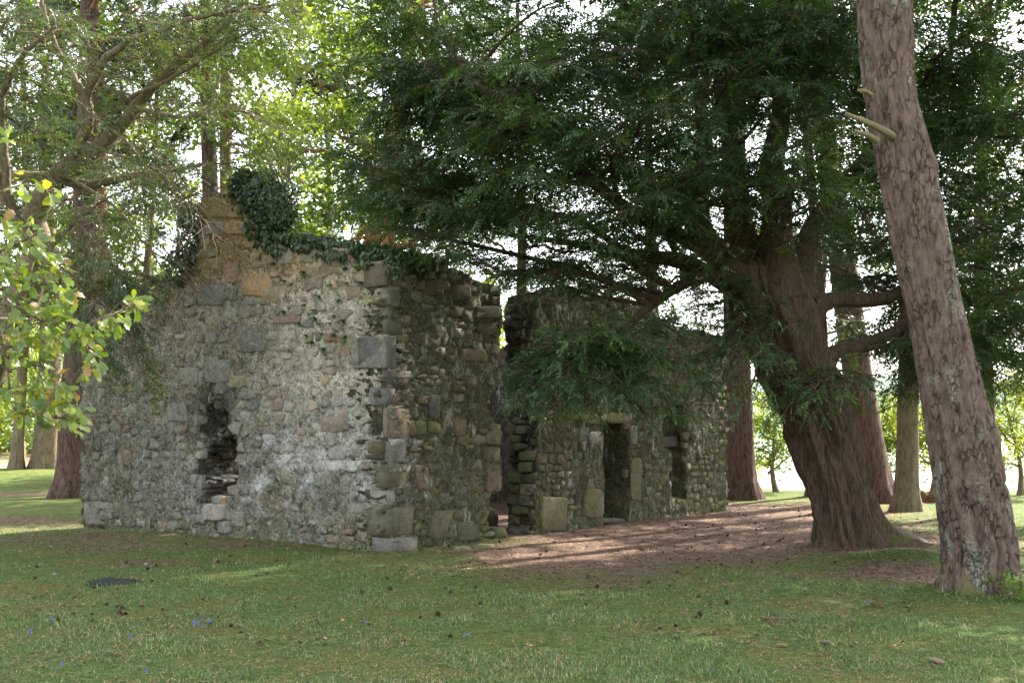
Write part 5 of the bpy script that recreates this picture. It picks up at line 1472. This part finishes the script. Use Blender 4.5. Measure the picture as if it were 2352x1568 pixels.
# ------------------------------------------------------------------ pine cones, flowers, sticks, fire scar
def cone_mesh(seed):
    r = np.random.default_rng(seed); a = Acc()
    for l in range(5):
        zc_ = l / 5; rad_ = .5 * math.sin(math.pi * (.16 + .72 * zc_)); k = 7
        for i in range(k):
            th = 2 * math.pi * (i + .5 * (l % 2)) / k
            d = np.array([math.cos(th), math.sin(th), 0]); s_ = np.array([-d[1], d[0], 0]); w_ = .17
            o_ = np.array([0, 0, zc_])
            a.add([o_ + d * .06 - s_ * .06, o_ + d * .06 + s_ * .06, o_ + d * rad_ + s_ * w_ + [0, 0, .12], o_ + d * rad_ * 1.12 + [0, 0, .2], o_ + d * rad_ - s_ * w_ + [0, 0, .12]], [(0, 1, 2), (0, 2, 3), (0, 3, 4)], None, np.array([1, 1, 1.]) * r.uniform(.5, 1.6))
    me = a.mesh('pine_cone'); me.materials.append(MAT['cone']); return me
CM = [cone_mesh(i) for i in range(3)]
cnt = 0
while cnt < 298:
    if cnt < 120:
        y_ = math.exp(random.uniform(math.log(8.0), math.log(13.5))); x_ = random.uniform(-.5, .2) * y_
        if random.random() > .10 + 1.4 * float(smooth(.45, .62, fbm(np.array([x_ * .8, y_ * .8, 0]), 92, 2))): continue
    else:
        y_ = random.uniform(11.5, 23); x_ = random.uniform(-.35, .48) * y_
        if float(litter_mask(np.array(x_), np.array(y_))) < .5 and random.random() < .85: continue
    if bool(inruin(x_, y_)) or math.hypot(x_ - yb[0], y_ - yb[1]) < .6: continue
    o = obj('pine_cone', CM[cnt % 3]); s_ = random.uniform(.022, .046)
    o.location = (x_, y_, float(gz(x_, y_)) + s_ * random.uniform(-.1, .25)); o.scale = (s_,) * 3
    o.rotation_euler = (random.uniform(.6, 2.2), random.uniform(-.5, .5), random.uniform(0, 6.28))
    onl = float(litter_mask(np.array(x_), np.array(y_))) > .5
    tag(o, 'dark brown pine cone lying on the brown needle litter' if onl else 'dark brown pine cone lying in the short grass', 'pine cone', 'pine cones on the litter' if onl else 'pine cones in the grass')
    cnt += 1

def bell_mesh():
    a = Acc()
    tube(a, np.array([(0, 0, 0), (.005, 0, .06), (.03, 0, .11)]), [.003, .003, .002], 4, (.2, .55, .08))
    for i in range(4):
        c = np.array([.012 + .008 * i, .012 * (-1) ** i, .075 + .014 * i])
        for k in range(5):
            th = k * 1.257; d = np.array([math.cos(th), math.sin(th), 0]) * .013
            d2 = np.array([math.cos(th + 1.257), math.sin(th + 1.257), 0]) * .013
            a.add([c, c + d - UP * .025, c + d2 - UP * .025], [(0, 1, 2)])
    me = a.mesh('bluebell'); me.materials.append(MAT['flower']); return me
BM = bell_mesh()
for (px, py) in ((452, 1444), (462, 1436), (478, 1442), (440, 1450), (470, 1450), (68, 1462), (145, 1540), (122, 1430), (1074, 1472), (842, 1440), (1990, 1395), (2050, 1370), (340, 1560), (300, 1475)):
    if py > 1560: py = 1560
    g = G(px, py); o = obj('bluebell', BM); o.location = (g[0], g[1], float(gz(g[0], g[1]))); o.rotation_euler = (0, 0, random.uniform(0, 6)); s_ = random.uniform(.4, .62); o.scale = (s_,) * 3
    tag(o, 'small violet bluebell flower in the short lawn grass', 'flower', 'bluebells in the lawn')

def stick(name, label, px0, py0, px1, py1, r0, mat, z=.02, flat=1.0, cat='stick'):
    s_, e_ = G(px0, py0), G(px1, py1); s_[2] = gz(s_[0], s_[1]) + z; e_[2] = gz(e_[0], e_[1]) + z
    m_ = (s_ + e_) / 2 + np.array([rng.normal(0, .02), rng.normal(0, .02), .015])
    a = Acc(); q = crom([s_, m_, e_], 10)
    tube(a, q, r0 * np.array([.5, .9, 1, 1, .95, 1, .9, .9, .8, .4]), 7, (1, 1, 1), flare_fun(0, 1, 0, .1, .2, 2, 8, 20))
    V = a.V[0]; zc_ = V[:, 2].mean(); V[:, 2] = zc_ + (V[:, 2] - zc_) * flat
    o = a.build(name, MAT[mat], None, False); return tag(o, label, cat)
stick('stick', 'short pale bleached stick on the lawn at lower right', 1880, 1482, 1917, 1491, .014, 'dead_wood')
stick('wood_chip', 'flat pale wood chip on the lawn near the lower right corner', 2137, 1514, 2166, 1523, .035, 'dead_wood', .015, .4, 'wood chip')
stick('twig', 'curved bare grey twig on the mossy patch', 1760, 1436, 1856, 1440, .007, 'bark_twig', .02, 1, 'twig')
stick('bark_flake', 'curled brown bark flake lying left of the pale stick', 1782, 1488, 1806, 1490, .02, 'bark_orange', .012, .4, 'bark')
stick('bark_flake', 'orange brown bark flake at the left end of the curved twig', 1748, 1428, 1774, 1440, .018, 'bark_orange', .012, .4, 'bark')
stick('bark_flake', 'brown bark flake between the curved twig and the front pine', 2000, 1394, 2030, 1400, .018, 'bark_orange', .012, .4, 'bark')
stick('twig', 'long thin pale twig lying in the lawn at lower left', 215, 1500, 310, 1530, .005, 'dead_wood', .02, 1, 'twig')
stick('twig', 'thin pale twig on the lawn beside the violet flowers', 540, 1440, 585, 1460, .005, 'dead_wood', .02, 1, 'twig')
for i, (px, py, lab) in enumerate(((125, 1320, 'white pebble on the dark patch left of the scorched ring'), (47, 1270, 'pale stone in the shade at the left edge of the lawn'), (118, 1262, 'pale stone near the left foot of the gable'), (495, 1247, 'flat pale stone below the hole in the gable'), (335, 1295, 'little white stone on the litter below the gable'))):
    g = G(px, py); boulder('pebble', lab, 'stone', (g[0], g[1], float(gz(g[0], g[1])) - .01), (.06, .05, .03), (.30, .29, .26), 300 + i)

g = G(255, 1338)
a = Acc()
n = 40; th = np.linspace(0, 2 * math.pi, n, endpoint=False)
rr_ = .31 * (1 + .16 * np.sin(3 * th + 1) + .08 * np.sin(7 * th))
V = [(0, 0, .012)]
for k in (.35, .7, 1.0):
    for i in range(n): V.append((rr_[i] * k * math.cos(th[i]) * 1.05, rr_[i] * k * math.sin(th[i]) * .95, .012 + rng.uniform(0, .008) if k < 1 else -.012))
V = np.array(V); V[:, 2] += [float(gz(g[0] + v[0], g[1] + v[1])) for v in V]
T = [(0, 1 + i, 1 + (i + 1) % n) for i in range(n)]
Q = [(1 + l * n + i, 1 + (l + 1) * n + i, 1 + (l + 1) * n + (i + 1) % n, 1 + l * n + (i + 1) % n) for l in (0, 1) for i in range(n)]
a.add(V + np.array([g[0], g[1], 0]), T, Q)
scar = thing('fire_scar', 'round black scorched campfire patch in the grass at left', 'fire scar', (g[0], g[1], 0))
a.build('ash_bed', MAT['charcoal'], scar, False)
a = Acc()
for i in range(46):
    t_, r_ = random.uniform(0, 6.28), .29 * math.sqrt(random.random()); c = np.array([g[0] + r_ * math.cos(t_), g[1] + r_ * math.sin(t_), float(gz(g[0], g[1])) + .02])
    s_ = random.uniform(.006, .017); d = rnd_unit(4) * s_
    a.add(c + d, [(0, 1, 2), (0, 2, 3), (0, 3, 1), (1, 3, 2)])
a.build('charred_bits', MAT['charcoal'], scar, False, 'stuff')

# uprooted root plate by the shore
g = P(2128, 1135, 24.5); g[2] = float(gz(g[0], g[1]))
t = thing('root_plate', 'upturned reddish root plate of a fallen tree beyond the front pine', 'stump', g)
a = Acc()
for i in range(26):
    az, el = random.uniform(0, 6.28), random.uniform(.05, 1.0); L_ = random.uniform(.25, .6)
    e = g + np.array([math.cos(az) * math.cos(el), math.sin(az) * math.cos(el) * .6, math.sin(el)]) * L_
    tube(a, crom([g, (g + e) / 2 + rng.normal(0, .06, 3), e], 7), np.linspace(.07, .012, 7), 6, (1.1, .85, .75))
a.build('roots', MAT['bark_grey'], t, True)
print('done')
